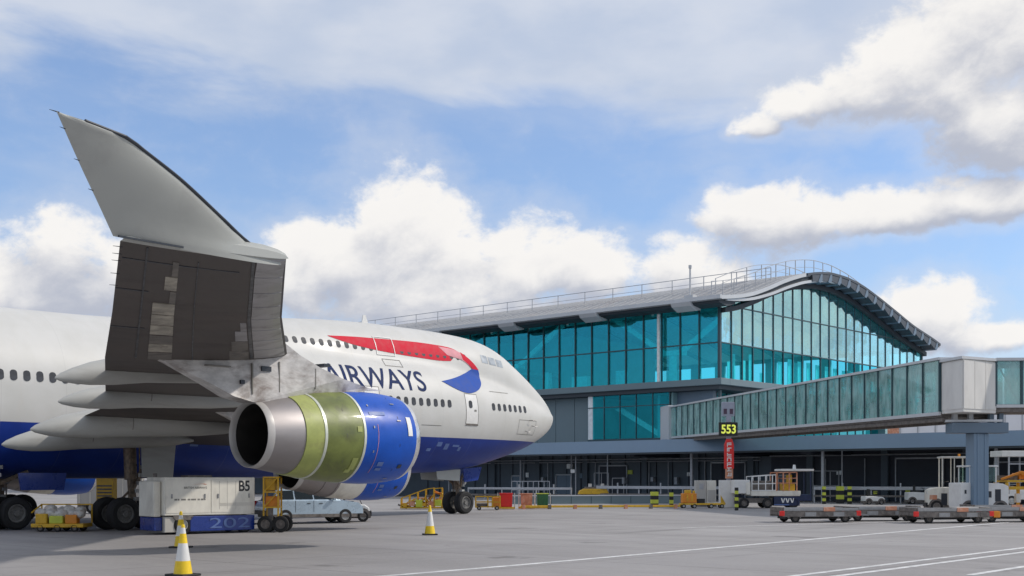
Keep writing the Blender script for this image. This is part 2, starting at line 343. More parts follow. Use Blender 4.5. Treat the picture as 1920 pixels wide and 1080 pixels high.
def fus_mat():
    """white above the waterline stripe, blue below: the livery itself, in the aircraft's own height"""
    m = bpy.data.materials.new('fuselage_livery'); m.use_nodes = True
    t = m.node_tree; t.nodes.clear(); N = NT(t)
    tc = N.node('ShaderNodeTexCoord'); v = tc.outputs['Object']; x, y, z = N.sep(v)
    b = N.node('ShaderNodeBsdfPrincipled'); o = N.node('ShaderNodeOutputMaterial'); t.links.new(b.outputs[0], o.inputs[0])
    n = N.noise(v, 0.8, 6, 0.6); st = N.noise(N.vm('MULTIPLY', v, (1.6, 1, 0.25)), 1.5, 6, 0.65)
    w = N.mix(N.smooth(n, 0.3, 0.7), (0.555, 0.55, 0.52), (0.60, 0.595, 0.57))
    w = N.mix(N.smooth(st, 0.52, 0.8, 0.0, 0.3), w, (0.56, 0.53, 0.48))
    bl = N.mix(N.smooth(n, 0.3, 0.7), (0.007, 0.030, 0.22), (0.010, 0.042, 0.28))
    bl = N.mix(N.smooth(st, 0.55, 0.8, 0.0, 0.35), bl, (0.012, 0.02, 0.08))
    f = N.smooth(z, 4.035, 4.055)
    c = N.mix(f, bl, w)
    # frame joints round the barrel
    fr = N.m('ABSOLUTE', N.m('SUBTRACT', N.m('FRACT', N.m('MULTIPLY', x, 1/2.54)), 0.5)); c = N.mix(N.smooth(fr, 0.494, 0.499, 0.0, 0.22), c, (0.3, 0.3, 0.3))
    N.put(b.inputs['Base Color'], c); b.inputs['Roughness'].default_value = 0.48
    b.inputs['Specular IOR Level'].default_value = 0.35; b.inputs['Coat Weight'].default_value = 0.06; b.inputs['Coat Roughness'].default_value = 0.15
    return m
M['fus'] = fus_mat()

# ------------------------------------------------------------------ geometry helpers
class MB:
    """collects faces, then builds ONE mesh object"""
    def __init__(s): s.v = []; s.f = []; s.mi = []; s.cur = 0
    def add(s, vs, fs):
        k = len(s.v); s.v += [tuple(p) for p in vs]; s.f += [tuple(i+k for i in f) for f in fs]; s.mi += [s.cur]*len(fs)
    def box(s, x0, x1, y0, y1, z0, z1):
        x0, x1 = sorted((x0, x1)); y0, y1 = sorted((y0, y1)); z0, z1 = sorted((z0, z1))
        s.add([(x0,y0,z0),(x1,y0,z0),(x1,y1,z0),(x0,y1,z0),(x0,y0,z1),(x1,y0,z1),(x1,y1,z1),(x0,y1,z1)],
              [(0,3,2,1),(4,5,6,7),(0,1,5,4),(1,2,6,5),(2,3,7,6),(3,0,4,7)]); return s
    def bar(s, p, q, w, h=None):
        """square bar from p to q"""
        p, q = Vector(p), Vector(q); d = (q-p)
        if d.length < 1e-6: return s
        d.normalize(); h = h or w
        up = Vector((0, 0, 1)) if abs(d.z) < 0.95 else Vector((0, 1, 0))
        a = d.cross(up).normalized()*w/2; b = a.cross(d).normalized()*h/2
        vs = [p-a-b, p+a-b, p+a+b, p-a+b, q-a-b, q+a-b, q+a+b, q-a+b]
        s.add(vs, [(0,1,2,3),(7,6,5,4),(4,5,1,0),(5,6,2,1),(6,7,3,2),(7,4,0,3)]); return s
    def cyl(s, p, q, r, r2=None, n=12, cap=True):
        p, q = Vector(p), Vector(q); d = (q-p).normalized(); r2 = r if r2 is None else r2
        up = Vector((0, 0, 1)) if abs(d.z) < 0.9 else Vector((1, 0, 0))
        a = d.cross(up).normalized(); b = d.cross(a)
        vs = []
        for c, rr in ((p, r), (q, r2)):
            for i in range(n):
                t = 2*math.pi*i/n; vs.append(c+(a*math.cos(t)+b*math.sin(t))*rr)
        fs = [(i, (i+1) % n, n+(i+1) % n, n+i) for i in range(n)]
        if cap: fs += [tuple(range(n))[::-1], tuple(range(n, 2*n))]
        s.add(vs, fs); return s
    def lathe(s, c, axis, prof, n=24, close=False):
        """prof: list of (along, radius) round the axis 'x','y' or 'z' through c"""
        vs = []
        for t, r in prof:
            for i in range(n):
                a = 2*math.pi*i/n; ca, sa = math.cos(a)*r, math.sin(a)*r
                o = {'x': (t, ca, sa), 'y': (ca, t, sa), 'z': (ca, sa, t)}[axis]
                vs.append((c[0]+o[0], c[1]+o[1], c[2]+o[2]))
        fs = []
        for j in range(len(prof)-1):
            for i in range(n):
                fs.append((j*n+i, j*n+(i+1) % n, (j+1)*n+(i+1) % n, (j+1)*n+i))
        s.add(vs, fs); return s
    def prism(s, pts, axis, a, b):
        """polygon pts extruded along axis from a to b; pts are the two other coordinates in order"""
        n = len(pts)
        def P(p, t): return {'x': (t, p[0], p[1]), 'y': (p[0], t, p[1]), 'z': (p[0], p[1], t)}[axis]
        s.add([P(p, a) for p in pts]+[P(p, b) for p in pts],
              [tuple(range(n)), tuple(range(2*n-1, n-1, -1))]+[(i, i+n, (i+1) % n+n, (i+1) % n) for i in range(n)]); return s
    def grid(s, rows, wrap=False):
        n = len(rows[0]); vs = [p for r in rows for p in r]; fs = []
        for j in range(len(rows)-1):
            for i in range(n if wrap else n-1):
                fs.append((j*n+i, j*n+(i+1) % n, (j+1)*n+(i+1) % n, (j+1)*n+i))
        s.add(vs, fs); return s
    def wheel(s, c, r, w, axis='y', n=20, m_t=0, m_r=1):
        """tyre with rounded shoulders and a dished rim"""
        h = w/2
        s.cur = m_t
        s.lathe(c, axis, [(-h*0.72, r*0.55), (-h, r*0.62), (-h, r*0.86), (-h*0.72, r*0.98), (-h*0.3, r), (h*0.3, r), (h*0.72, r*0.98), (h, r*0.86), (h, r*0.62), (h*0.72, r*0.55)], n)
        s.cur = m_r
        for sg in (-1, 1):
            s.lathe(c, axis, [(sg*h*0.80, r*0.56), (sg*h*0.86, r*0.50), (sg*h*0.45, r*0.44), (sg*h*0.45, r*0.2), (sg*h*0.8, r*0.17), (sg*h*0.8, 0.001)], n)
            for k in range(8):
                a = 2*math.pi*k/8
                o = (math.cos(a)*r*0.33, math.sin(a)*r*0.33); d = sg*h*0.46
                p = {'y': (c[0]+o[0], c[1]+d, c[2]+o[1]), 'x': (c[0]+d, c[1]+o[0], c[2]+o[1])}[axis]
                q = {'y': (p[0], c[1]+sg*h*0.56, p[2]), 'x': (c[0]+sg*h*0.56, p[1], p[2])}[axis]
                s.cyl(p, q, r*0.05, n=6)
        s.cur = 0; return s
    def build(s, name, mats, parent=None, smooth=False, bevel=0.0, world=False, kind=None, auto=40):
        me = bpy.data.meshes.new(name); me.from_pydata(s.v, [], s.f); me.update()
        if not isinstance(mats, (list, tuple)): mats = [mats]
        for m in mats: me.materials.append(M[m] if isinstance(m, str) else m)
        bm = bmesh.new(); bm.from_mesh(me)
        for f, k in zip(bm.faces, s.mi): f.material_index = min(k, len(mats)-1)
        bmesh.ops.recalc_face_normals(bm, faces=bm.faces)
        if smooth:
            for f in bm.faces: f.smooth = True
            for e in bm.edges:
                if len(e.link_faces) == 2 and e.calc_face_angle(0) > R(auto): e.smooth = False
        bm.to_mesh(me); bm.free()
        o = link(name, me, parent, world)
        if bevel > 0:
            b = o.modifiers.new('bevel', 'BEVEL'); b.width = bevel; b.segments = 2; b.limit_method = 'ANGLE'; b.angle_limit = R(50)
        if kind: o['kind'] = kind
        return o

def link(name, me, parent=None, world=False):
    o = bpy.data.objects.new(name, me); COL.objects.link(o)
    if parent:
        o.parent = parent
        if world: o.location = -parent.location
    return o

def tag(o, label=None, cat=None, group=None, kind=None):
    if label: o['label'] = label
    if cat: o['category'] = cat
    if group: o['group'] = group
    if kind: o['kind'] = kind
    return o

def thing(name, label, cat, loc=(0, 0, 0), rz=0.0, group=None):
    o = bpy.data.objects.new(name, None); COL.objects.link(o); o.empty_display_size = 0.3
    o.location = loc; o.rotation_euler = (0, 0, rz)
    return tag(o, label, cat, group)

def dup(root, loc, rz=0.0, label=None, group=None):
    kids = {}
    for o in bpy.data.objects:
        if o.parent: kids.setdefault(o.parent, []).append(o)
    def cp(o, par):
        c = o.copy(); COL.objects.link(c); c.parent = par
        for ch in kids.get(o, []): cp(ch, c)
        return c
    r = cp(root, None); r.location = loc; r.rotation_euler = (0, 0, rz)
    if label: r['label'] = label
    if group: r['group'] = group
    return r

def hermite(tab):
    """smooth interpolation through (x, y) pairs sorted by x"""
    xs = [a for a, b in tab]; ys = [b for a, b in tab]; n = len(xs)
    sl = [(ys[i+1]-ys[i])/(xs[i+1]-xs[i]) for i in range(n-1)]
    m = [sl[0]]+[0 if sl[i-1]*sl[i] <= 0 else 2*sl[i-1]*sl[i]/(sl[i-1]+sl[i]) for i in range(1, n-1)]+[sl[-1]]
    def f(x):
        if x <= xs[0]: return ys[0]
        if x >= xs[-1]: return ys[-1]
        i = max(k for k in range(n-1) if xs[k] <= x)
        h = xs[i+1]-xs[i]; t = (x-xs[i])/h
        return ys[i]*(2*t**3-3*t*t+1)+m[i]*h*(t**3-2*t*t+t)+ys[i+1]*(-2*t**3+3*t*t)+m[i+1]*h*(t**3-t*t)
    return f

def text_bm(body, size=1.0, sx=1.0, shear=0.0, bold=0.0, space=1.0):
    """flat lettering as a bmesh in XY, left-aligned at 0, cap height = size"""
    cu = bpy.data.curves.new('lettering', 'FONT'); cu.body = body; cu.size = size/0.70; cu.shear = shear; cu.offset = bold; cu.space_character = space
    ob = bpy.data.objects.new('lettering', cu); COL.objects.link(ob)
    dg = bpy.context.evaluated_depsgraph_get(); me = bpy.data.meshes.new_from_object(ob.evaluated_get(dg))
    bpy.data.objects.remove(ob); bpy.data.curves.remove(cu)
    bm = bmesh.new(); bm.from_mesh(me); bpy.data.meshes.remove(me)
    for v in bm.verts: v.co.x *= sx
    return bm

def text_obj(name, body, size, origin, xdir, ydir, material, parent, sx=1.0, bold=0.0, world=False, center=False):
    bm = text_bm(body, size, sx, bold=bold)
    X, Y = Vector(xdir).normalized(), Vector(ydir).normalized(); o = Vector(origin)
    w = max(v.co.x for v in bm.verts) if center else 0
    for v in bm.verts: v.co = o+X*(v.co.x-w/2)+Y*v.co.y
    me = bpy.data.meshes.new(name); bm.to_mesh(me); bm.free(); me.materials.append(M[material])
    return link(name, me, parent, world)

# ------------------------------------------------------------------ ground
m = MB(); m.add([(-900,-900,0),(2600,-900,0),(2600,2600,0),(-900,2600,0)], [(0,1,2,3)])
tag(m.build('apron', 'apron'), kind='structure')

def line_strip(name, pts, w, z=0.004):
    m = MB()
    rows = []
    for i, (x, y) in enumerate(pts):
        a = Vector(pts[max(0, i-1)]); b = Vector(pts[min(len(pts)-1, i+1)]); d = (b-a).normalized(); n = Vector((-d.y, d.x))*w/2
        rows.append([(x+n.x, y+n.y, z), (x-n.x, y-n.y, z)])
    m.grid(rows)
    return tag(m.build(name, 'whitemark'), kind='structure')
line_strip('painted_line', [(12, 17.75), (20, 17.85), (30, 18.3), (45, 18.95), (75, 20.1)], 0.22)
line_strip('painted_line', [(8, 11.74), (60, 11.98)], 0.18)
line_strip('painted_line', [(8, 11.12), (60, 11.2)], 0.18)
line_strip('painted_line', [(39.5, 26.6), (60, 21.0)], 0.18)
line_strip('painted_line', [(10.4, 19.55), (10.62, 19.3)], 0.14)
line_strip('painted_line', [(43, 56), (56, 50.0)], 0.25)
line_strip('painted_line', [(24, 9.3), (60, 9.4)], 0.18)

# ------------------------------------------------------------------ terminal building
TB = thing('terminal_building', 'long glazed airport terminal with a wave-shaped metal roof and teal glass behind the aircraft nose', 'terminal', (98.7, 62.2, 0))
ZB, ZM, ZT = 11.5, 15.0, 18.7
roofp = hermite([(95.6,18.85),(98.2,19.2),(100.8,19.68),(104.3,20.7),(106.9,21.6),(109.6,22.4),(111.8,22.95),(115.2,23.5),(117.6,23.7),(120,23.68),(123.8,23.32),(127.7,22.55),(133.3,21.2),(137.7,20.1),(143.8,18.95),(145.8,18.5)])
XS = [95.6+i*(145.8-95.6)/64 for i in range(65)]
def T(mb, name, mt, **k): return mb.build(name, mt, TB, world=True, **k)
# roof sheet with its own thickness
m = MB(); pts = [(x, roofp(x)) for x in XS]+[(x, roofp(x)-0.32) for x in XS[::-1]]
n = len(XS)
top = [[(x, 60.2, roofp(x)), (x, 195, roofp(x))] for x in XS]; bot = [[(x, 60.2, roofp(x)-0.32), (x, 195, roofp(x)-0.32)] for x in XS]
m.grid(top); m.grid(bot); m.grid([[t[0], b[0]] for t, b in zip(top, bot)]); m.grid([[t[1], b[1]] for t, b in zip(top, bot)])
m.grid([top[0], bot[0]]); m.grid([top[-1], bot[-1]])
roof = T(m, 'roof', 'roof', smooth=True)
m = MB()
y = 60.8
while y < 150:
    prev = None
    for x in XS[::2]:
        p = (x, y, roofp(x)+0.03)
        if prev: m.bar(prev, p, 0.05, 0.07)
        prev = p
    y += 1.2
o = m.build('roof_seam', 'galv', roof); tag(o, kind='stuff')
# eave strip on the long side, gutter, dark soffit
m = MB().box(95.35, 95.62, 60.0, 195, 18.62, 18.98); T(m, 'eave_fascia', 'fascia')
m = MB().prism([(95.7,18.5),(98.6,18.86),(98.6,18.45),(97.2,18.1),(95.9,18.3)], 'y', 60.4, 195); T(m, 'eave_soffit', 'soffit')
for yb in (64.4, 75.6, 86.8, 98.0, 109.2, 120.4):
    m = MB().prism([(95.2,18.62),(96.9,18.62),(97.2,18.0),(96.4,17.85),(95.5,18.25)], 'y', yb-1.1, yb+1.1); T(m, 'gutter_hopper', 'fascia', bevel=0.05)
# verge of the gable: two pale strips with a dark gap, running over the wave
def verge(x0, x1, dz0, dz1, yf, d, name, mt, step=0.8, tap=False):
    m = MB(); rows = []; x = x0; a0, a1 = dz0, dz1
    while x <= x1+1e-6:
        z = roofp(x); k = min(1, 0.45+0.55*max(0, x-97)/9) if tap else 1; dz0, dz1 = a0*k, a0*k+(a1-a0); rows.append([(x, yf, z+dz1), (x, yf, z+dz0), (x, yf+d, z+dz0), (x, yf+d, z+dz1)]); x += step
    m.grid(rows, wrap=True); m.add(rows[0], [(0,1,2,3)]); m.add(rows[-1], [(0,1,2,3)])
    return T(m, name, mt, smooth=True)
verge(95.6, 112, -0.28, 0.06, 60.0, 0.2, 'verge_strip', 'fascia')
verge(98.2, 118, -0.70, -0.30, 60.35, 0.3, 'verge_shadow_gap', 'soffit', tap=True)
verge(96.8, 119, -1.0, -0.72, 60.15, 0.25, 'verge_strip', 'fascia', tap=True)
verge(112, 145.8, -0.20, 0.05, 60.0, 0.2, 'verge_strip', 'louvre')
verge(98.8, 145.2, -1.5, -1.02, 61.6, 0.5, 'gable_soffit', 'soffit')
# curved row of louvre brackets on the falling side of the wave
x = 113.0; k = 0
while x < 143.6:
    z = roofp(x); x2 = x+1.75; z2 = roofp(x2)
    m = MB().prism([(x, z-0.22), (x2, z2-0.22), (x2, z2-0.62), (x2-0.5, z2-1.0), (x+0.1, z-0.85)], 'y', 60.05, 61.5)
    T(m, 'louvre', 'louvre')
    m = MB().prism([(x2, z2-0.2), (x2+0.36, roofp(x2+0.36)-0.2), (x2+0.36, z2-0.8), (x2-0.1, z2-1.12), (x2-0.5, z2-1.02)], 'y', 60.0, 61.5)
    T(m, 'louvre_bracket', 'bluegrey'); x += 2.12
# roof walk railing
m = MB()
def rail_path(P, h, post):
    prev = None; acc = 0
    for p in P:
        p = Vector(p)
        if prev is not None:
            m.bar(prev+Vector((0,0,h)), p+Vector((0,0,h)), 0.06); m.bar(prev+Vector((0,0,h*0.5)), p+Vector((0,0,h*0.5)), 0.04); acc += (p-prev).length
        if prev is None or acc >= post: m.bar(p, p+Vector((0,0,h)), 0.07); acc = 0
        prev = p
rail_path([(x, 62.0, roofp(x)) for x in [97+i*1.0 for i in range(36)]], 1.55, 2.0)
rail_path([(x, 66.0, roofp(x)) for x in [104+i*1.0 for i in range(24)]], 1.55, 2.4)
rail_path([(108.0, 62.0+i*2.0, roofp(108.0)) for i in range(46)], 1.35, 3.9)
T(m, 'roof_railing', 'galv')
m = MB().cyl((97.6, 64.8, 19.0), (97.6, 64.8, 22.2), 0.09).cyl((97.6, 64.8, 22.2), (97.6, 64.8, 22.5), 0.16).box(97.3,98.0,64.3,65.3,19.1,19.6); T(m, 'roof_mast', 'fascia')

# ---- long facade (plane X = 98.7, facing the aircraft)
def plane_mesh(name, w, h, axis, mt, t=0.03):
    mb = MB()
    if axis == 'x': mb.box(0, t, 0.0, w, 0.0, h)
    else: mb.box(0.0, w, 0, t, 0.0, h)
    me = bpy.data.meshes.new(name); me.from_pydata(mb.v, [], mb.f); me.materials.append(M[mt]); me.update(); return me
def place(name, me, loc, parent=TB, tilt=0.0, axis='x'):
    o = link(name, me, parent); o.location = Vector(loc)-parent.location
    if tilt: o.rotation_euler = ((0, random.uniform(-tilt, tilt), random.uniform(-tilt, tilt)) if axis == 'x' else (random.uniform(-tilt, tilt), 0, random.uniform(-tilt, tilt)))
    return o
PW = 2.2
me_lo = plane_mesh('window_pane', PW-0.1, ZM-ZB-0.1, 'x', 'facade_l'); me_hi = plane_mesh('window_pane', PW-0.1, ZT-ZM-0.15, 'x', 'facade_l')
me_mul = None
mb = MB().box(-0.08, 0.14, -0.05, 0.05, 0, ZT-ZB); me_mul = bpy.data.meshes.new('mullion'); me_mul.from_pydata(mb.v, [], mb.f); me_mul.materials.append(M['mullion'])
NL = 20
for i in range(NL):
    y0 = 62.3+i*PW
    place('window_pane', me_lo, (98.75, y0+0.05, ZB+0.05), tilt=0.0035); place('window_pane', me_hi, (98.75, y0+0.05, ZM+0.06), tilt=0.0035)
    place('mullion', me_mul, (98.7, y0, ZB))
m = MB().box(98.62, 98.8, 62.3, 62.3+NL*PW, ZM-0.06, ZM+0.05); T(m, 'transom', 'mullion')
m = MB().box(98.62, 98.8, 62.3, 195, ZT-0.1, ZT+0.25); T(m, 'head_transom', 'mullion')
m = MB().box(98.75, 98.8, 62.3+NL*PW, 195, ZB, ZT); T(m, 'window_band', 'facade_l')
m = MB()
for i in range(NL, 60): m.box(98.62, 98.84, 62.3+i*PW-0.05, 62.3+i*PW+0.05, ZB, ZT)
m.box(98.6, 98.84, 62.3+NL*PW, 195, ZM-0.06, ZM+0.05); tag(T(m, 'mullion_row', 'mullion'), kind='stuff')
m = MB().cyl((98.2, 68.9, 11.0), (98.2, 68.9, 18.2), 0.17, n=10).cyl((98.2, 68.9, 18.2), (96.3, 67.6, 18.35), 0.1, n=8); T(m, 'rainwater_pipe', 'lamp')
# floor band, round both facades
m = MB().box(97.4, 99.0, 61.2, 195, 10.85, 11.47); T(m, 'floor_band', 'tealgrey', bevel=0.03)
m = MB().box(99.0, 141.5, 61.2, 62.6, 10.85, 11.47); T(m, 'floor_band', 'tealgrey', bevel=0.03)
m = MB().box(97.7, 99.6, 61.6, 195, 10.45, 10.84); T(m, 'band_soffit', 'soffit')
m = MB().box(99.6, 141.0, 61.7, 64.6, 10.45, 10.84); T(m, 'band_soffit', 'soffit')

# ---- gable facade (plane Y = 62.2, sunlit)
gtop = hermite([(98.9,18.6),(103.6,19.5),(106.2,20.4),(109.9,21.4),(114.3,22.3),(119,22.7),(122.7,22.5),(126.6,21.8),(132,20.45),(137.7,19.1),(140.7,18.4),(145,17.75)])
GW = 2.0; NG = 23
mg_lo = plane_mesh('window_pane', GW-0.1, ZM-ZB-0.1, 'y', 'facade_c')
mb = MB().box(0, GW-0.1, 0, 0.03, 0, 3.55); me_gm = bpy.data.meshes.new('window_pane'); me_gm.from_pydata(mb.v, [], mb.f); me_gm.materials.append(M['facade_r'])
for i in range(NG):
    x0 = 98.8+i*GW; xa, xb = x0+0.05, x0+GW-0.05
    place('window_pane', mg_lo, (xa, 62.2, ZB+0.05), tilt=0.003, axis='y')
    zt0, zt1 = gtop(xa), gtop(xb)
    split = min(zt0, zt1)-0.3 > 18.65+0.2
    if split:
        place('window_pane', me_gm, (xa, 62.2, ZM+0.05), tilt=0.0045, axis='y')
        za = 18.68
    else: za = ZM+0.05
    mb = MB().prism([(0, 0), (GW-0.1, 0), (GW-0.1, zt1-za), (0, zt0-za)], 'y', 0, 0.03)
    me = bpy.data.meshes.new('window_pane'); me.from_pydata(mb.v, [], mb.f); me.materials.append(M['facade_r'])
    place('window_pane', me, (xa, 62.2, za), tilt=0.0045, axis='y')
    mb = MB().box(x0-0.045, x0+0.045, 62.12, 62.3, ZB, gtop(x0)+0.2); T(mb, 'mullion', 'mullion')
m = MB().box(98.8, 144.8, 62.1, 62.3, ZM-0.06, ZM+0.05); T(m, 'transom', 'mullion')
m = MB().box(98.8, 139, 62.1, 62.3, 18.59, 18.68); T(m, 'transom', 'mullion')
m = MB(); rows = []
for i in range(24):
    x = 98.8+i*2.0; z = gtop(min(x, 144.9)); rows.append([(x, 62.05, z+0.35), (x, 62.05, z), (x, 62.3, z), (x, 62.3, z+0.35)])
m.grid(rows, wrap=True); T(m, 'gable_head', 'mullion')
m = MB()   # wall between glass head and roof underside
rows = [[(x, 62.4, gtop(x)+0.2), (x, 62.4, roofp(x)-0.35)] for x in [98.8+i*46/30 for i in range(31)]]
m.grid(rows); m.grid([[(a[0], 62.6, a[2]), (b[0], 62.6, b[2])] for a, b in rows]); T(m, 'gable_spandrel', 'soffit')
m = MB().box(98.55, 98.85, 62.05, 62.32, 5.6, 18.9); T(m, 'corner_post', 'mullion')
m = MB().box(144.8, 145.1, 62.05, 62.32, 10.8, 18.5); T(m, 'corner_post', 'mullion')

# ---- inside: slab, ceiling line, columns with branching arms, core, far glazing
m = MB().box(99.0, 144.6, 62.8, 194, 10.9, 11.4); T(m, 'floor_slab', 'intfloor')
m = MB().box(118, 136, 96, 190, 11.4, 20.0); T(m, 'core_wall', 'intcore')
m = MB().box(112, 144.3, 98, 190, 14.85, 15.15); T(m, 'mezzanine_slab', 'intfloor')
m = MB(); rows = [[(x, 62.7, roofp(x)-0.75), (x, 194, roofp(x)-0.75)] for x in XS[4:-1:2]]; m.grid(rows); T(m, 'ceiling_lining', 'interior', smooth=True)
yb = 64.5; k = 0
while yb < 125:
    m = MB(); pv = None
    for x in XS[4:-1:3]:
        p = (x, yb, roofp(x)-1.0)
        if pv: m.bar(pv, p, 0.3, 0.45)
        pv = p
    T(m, 'ceiling_rib', 'intcore'); yb += 5.5
for i in range(33):
    ya = 62.9+i*4.0
    m = MB().box(144.3, 144.6, ya-0.8 if i else 62.6, ya+0.8, 11.4, 18.3); T(m, 'far_pier', 'intcore')
m = MB().box(144.3, 144.6, 62.6, 194, 11.4, 13.0).box(144.3, 144.6, 62.6, 194, 17.6, 18.3); T(m, 'far_wall', 'intcore')
m = MB().box(144.5, 144.53, 62.6, 194, 13.0, 17.6); T(m, 'far_glazing', 'farglass')
m = MB().box(99.0, 144.6, 194, 194.3, 5.6, 18.5); T(m, 'end_wall', 'tealgrey')
for yc in (70.2, 92.2, 114.2):
    m = MB().cyl((102.6, yc, 11.4), (102.6, yc, 14.7), 0.42, 0.42, n=12)
    m.box(102.0, 103.2, yc-1.3, yc+1.3, 14.5, 15.0)
    c = T(m, 'branching_column', 'interior')
    for s in (-1, 1):
        mm = MB().bar((102.6, yc+s*0.9, 14.8), (102.6, yc+s*7.4, 18.9), 0.36, 0.5); mm.build('arm', 'interior', c)
for xc in (108.0, 121.0, 134.0):
    m = MB().cyl((xc, 66.5, 11.4), (xc, 66.5, 14.85), 0.28, n=10); T(m, 'column', 'interior')
for (xa, w, h) in ((101.4,.5,1.9),(102.6,.25,1.6),(104.0,.75,2.2),(105.4,.6,2.9),(107.6,.4,1.2),(109.9,.5,2.9),(111.2,.9,2.6),(113.2,1.3,3.0),(115.3,1.0,2.9),(117.3,1.2,2.9),(119.3,1.1,2.8),(121.4,1.2,2.8),(123.4,1.0,2.7),(125.5,1.2,2.6),(127.6,.8,2.6),(131.5,.6,2.2),(134.5,.9,2.4)):
    m = MB().box(xa, xa+w, 63.0, 63.05, 11.5, 11.5+h); T(m, 'white_blind', 'interior')
for (x, y, w, h) in ((104.5, 84, 2.2, 1.9), (106, 79.5, 1.2, 2.4), (103.5, 99, 3.0, 1.4), (108, 74, 1.5, 2.2), (104, 88.5, 0.8, 2.6)):
    m = MB().box(x, x+0.6, y-w/2, y+w/2, 11.4, 11.4+h); T(m, 'gate_counter', 'interior')

# ---- middle level: clad walls with a recessed glass lobby
k = 0; y = 77.6
while y < 130:
    m = MB().box(98.95, 99.2, y+0.02, y+2.56, 5.6, 10.44); T(m, 'wall_panel', 'tealgrey'); y += 2.6
for i in range(5):
    ya = 67.45+i*2.02
    m = MB().box(98.0, 98.03, ya+0.04, ya+1.96, 6.0, 9.2); T(m, 'window_pane', 'facade_c')
    m = MB().box(98.0, 98.03, ya+0.04, ya+1.96, 9.28, 10.4); T(m, 'window_pane', 'facade_c')
    m = MB().box(97.95, 98.1, ya-0.04, ya+0.04, 5.7, 10.44); T(m, 'mullion', 'mullion')
m = MB().box(97.9, 98.12, 67.4, 77.6, 9.2, 9.28).box(97.9, 98.12, 67.4, 77.6, 5.66, 5.98); T(m, 'transom', 'mullion')
m = MB().box(97.96, 98.2, 77.0, 77.58, 5.66, 10.44); T(m, 'lobby_post', 'interior')
m = MB().box(104.5, 104.8, 64, 79, 5.66, 10.4).box(98.2, 104.5, 67.2, 67.4, 5.66, 10.4).box(98.2, 104.5, 77.6, 77.8, 5.66, 10.4); T(m, 'lobby_wall', 'intcore')
m = MB(); m.prism([(69, 5.8), (70.2, 5.8), (76.6, 9.2), (75.8, 9.4)], 'x', 101.2, 101.5); T(m, 'stair', 'interior')
m = MB().box(98.95, 99.2, 64.45, 67.4, 5.6, 10.44); T(m, 'wall_panel', 'bluegrey')
for i in range(19):
    xa = 99.6+i*2.0
    m = MB().box(xa+0.04, xa+1.96, 64.4, 64.43, 5.7, 10.4); T(m, 'window_pane', 'facade_c')
    m = MB().box(xa-0.04, xa+0.04, 64.35, 64.5, 5.7, 10.44); T(m, 'mullion', 'mullion')
m = MB().box(98.93, 99.55, 63.1, 64.42, 5.6, 10.44); T(m, 'wall_panel', 'bluegrey')
m = MB().box(137.6, 138.2, 63.5, 66, 5.6, 10.44).box(100, 138, 70, 70.3, 5.66, 10.4); T(m, 'lobby_wall', 'intcore')
m = MB().box(99.2, 144.6, 79, 194, 5.6, 10.44); T(m, 'lower_block', 'intcore')

# ---- apron-level undercroft below a long sloping canopy
m = MB().prism([(88.9,4.32),(89.3,5.45),(99.0,5.66),(99.0,5.3),(89.6,4.32)], 'y', -12, 170); T(m, 'canopy', 'canopy')
m = MB().box(99.0, 145, -12, 62.5, 5.3, 5.66); T(m, 'lower_roof', 'canopy')
m = MB().box(88.95, 89.15, -12, 170, 4.16, 4.30); T(m, 'canopy_trim', 'soffit')
m = MB().box(97.6, 98.0, 56.0, 194, 0, 5.3); T(m, 'ground_floor_wall', 'darkwall')
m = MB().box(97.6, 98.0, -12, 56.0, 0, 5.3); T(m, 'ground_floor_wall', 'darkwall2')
m = MB().box(90.2, 97.6, 48, 49, 4.0, 5.0).box(90.2, 97.6, 56, 57, 4.0, 5.0).box(90.2, 97.6, 66, 66.5, 4.0, 5.0); T(m, 'service_duct', 'darkwall2')
for i, yp in enumerate((24, 31, 38, 45, 52, 58, 64, 70, 77.5, 84, 90.5, 97)):
    m = MB().box(97.3, 97.58, yp-0.3, yp+0.3, 0, 4.9); T(m, 'pier', 'darkwall')
for (yd, w, h) in ((80.5, 1.9, 2.3), (74.0, 3.4, 3.2), (60.5, 3.6, 3.4), (54.5, 1.2, 2.2), (42, 4.0, 3.6), (87.2, 1.1, 2.2), (34, 3.5, 3.2)):
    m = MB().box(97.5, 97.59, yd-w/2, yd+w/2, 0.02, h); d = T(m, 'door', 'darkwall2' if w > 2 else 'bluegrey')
    m = MB().box(97.42, 97.57, yd-w/2-0.1, yd-w/2, 0.02, h+0.1).box(97.42, 97.57, yd+w/2, yd+w/2+0.1, 0.02, h+0.1).box(97.42, 97.57, yd-w/2-0.1, yd+w/2+0.1, h, h+0.12)
    m.build('frame', 'galv', d)
for (yp, x, r, zt) in ((76.6, 94, 0.06, 4.6), (84.3, 95, 0.10, 3.6), (60.6, 91.5, 0.14, 4.6), (47.0, 90.2, 0.14, 4.6), (46.2, 92, 0.06, 4.6), (33.0, 90.2, 0.14, 4.6), (93.0, 93, 0.07, 4.6), (70.5, 92, 0.06, 4.3), (19, 90.2, 0.14, 4.6)):
    m = MB().cyl((x, yp, 0), (x, yp, zt+0.3), r, n=10); T(m, 'canopy_post', 'galv')
m = MB().box(97.0, 97.5, 79.2, 79.7, 3.0, 3.5); T(m, 'wall_lamp', 'lamp', bevel=0.03)
m = MB()
for yy in (66, 68.8, 72.3, 83): m.box(97.1, 97.55, yy, yy+0.3, 1.4+0.1*(yy % 3), 2.1)
T(m, 'switch_box', 'galv')

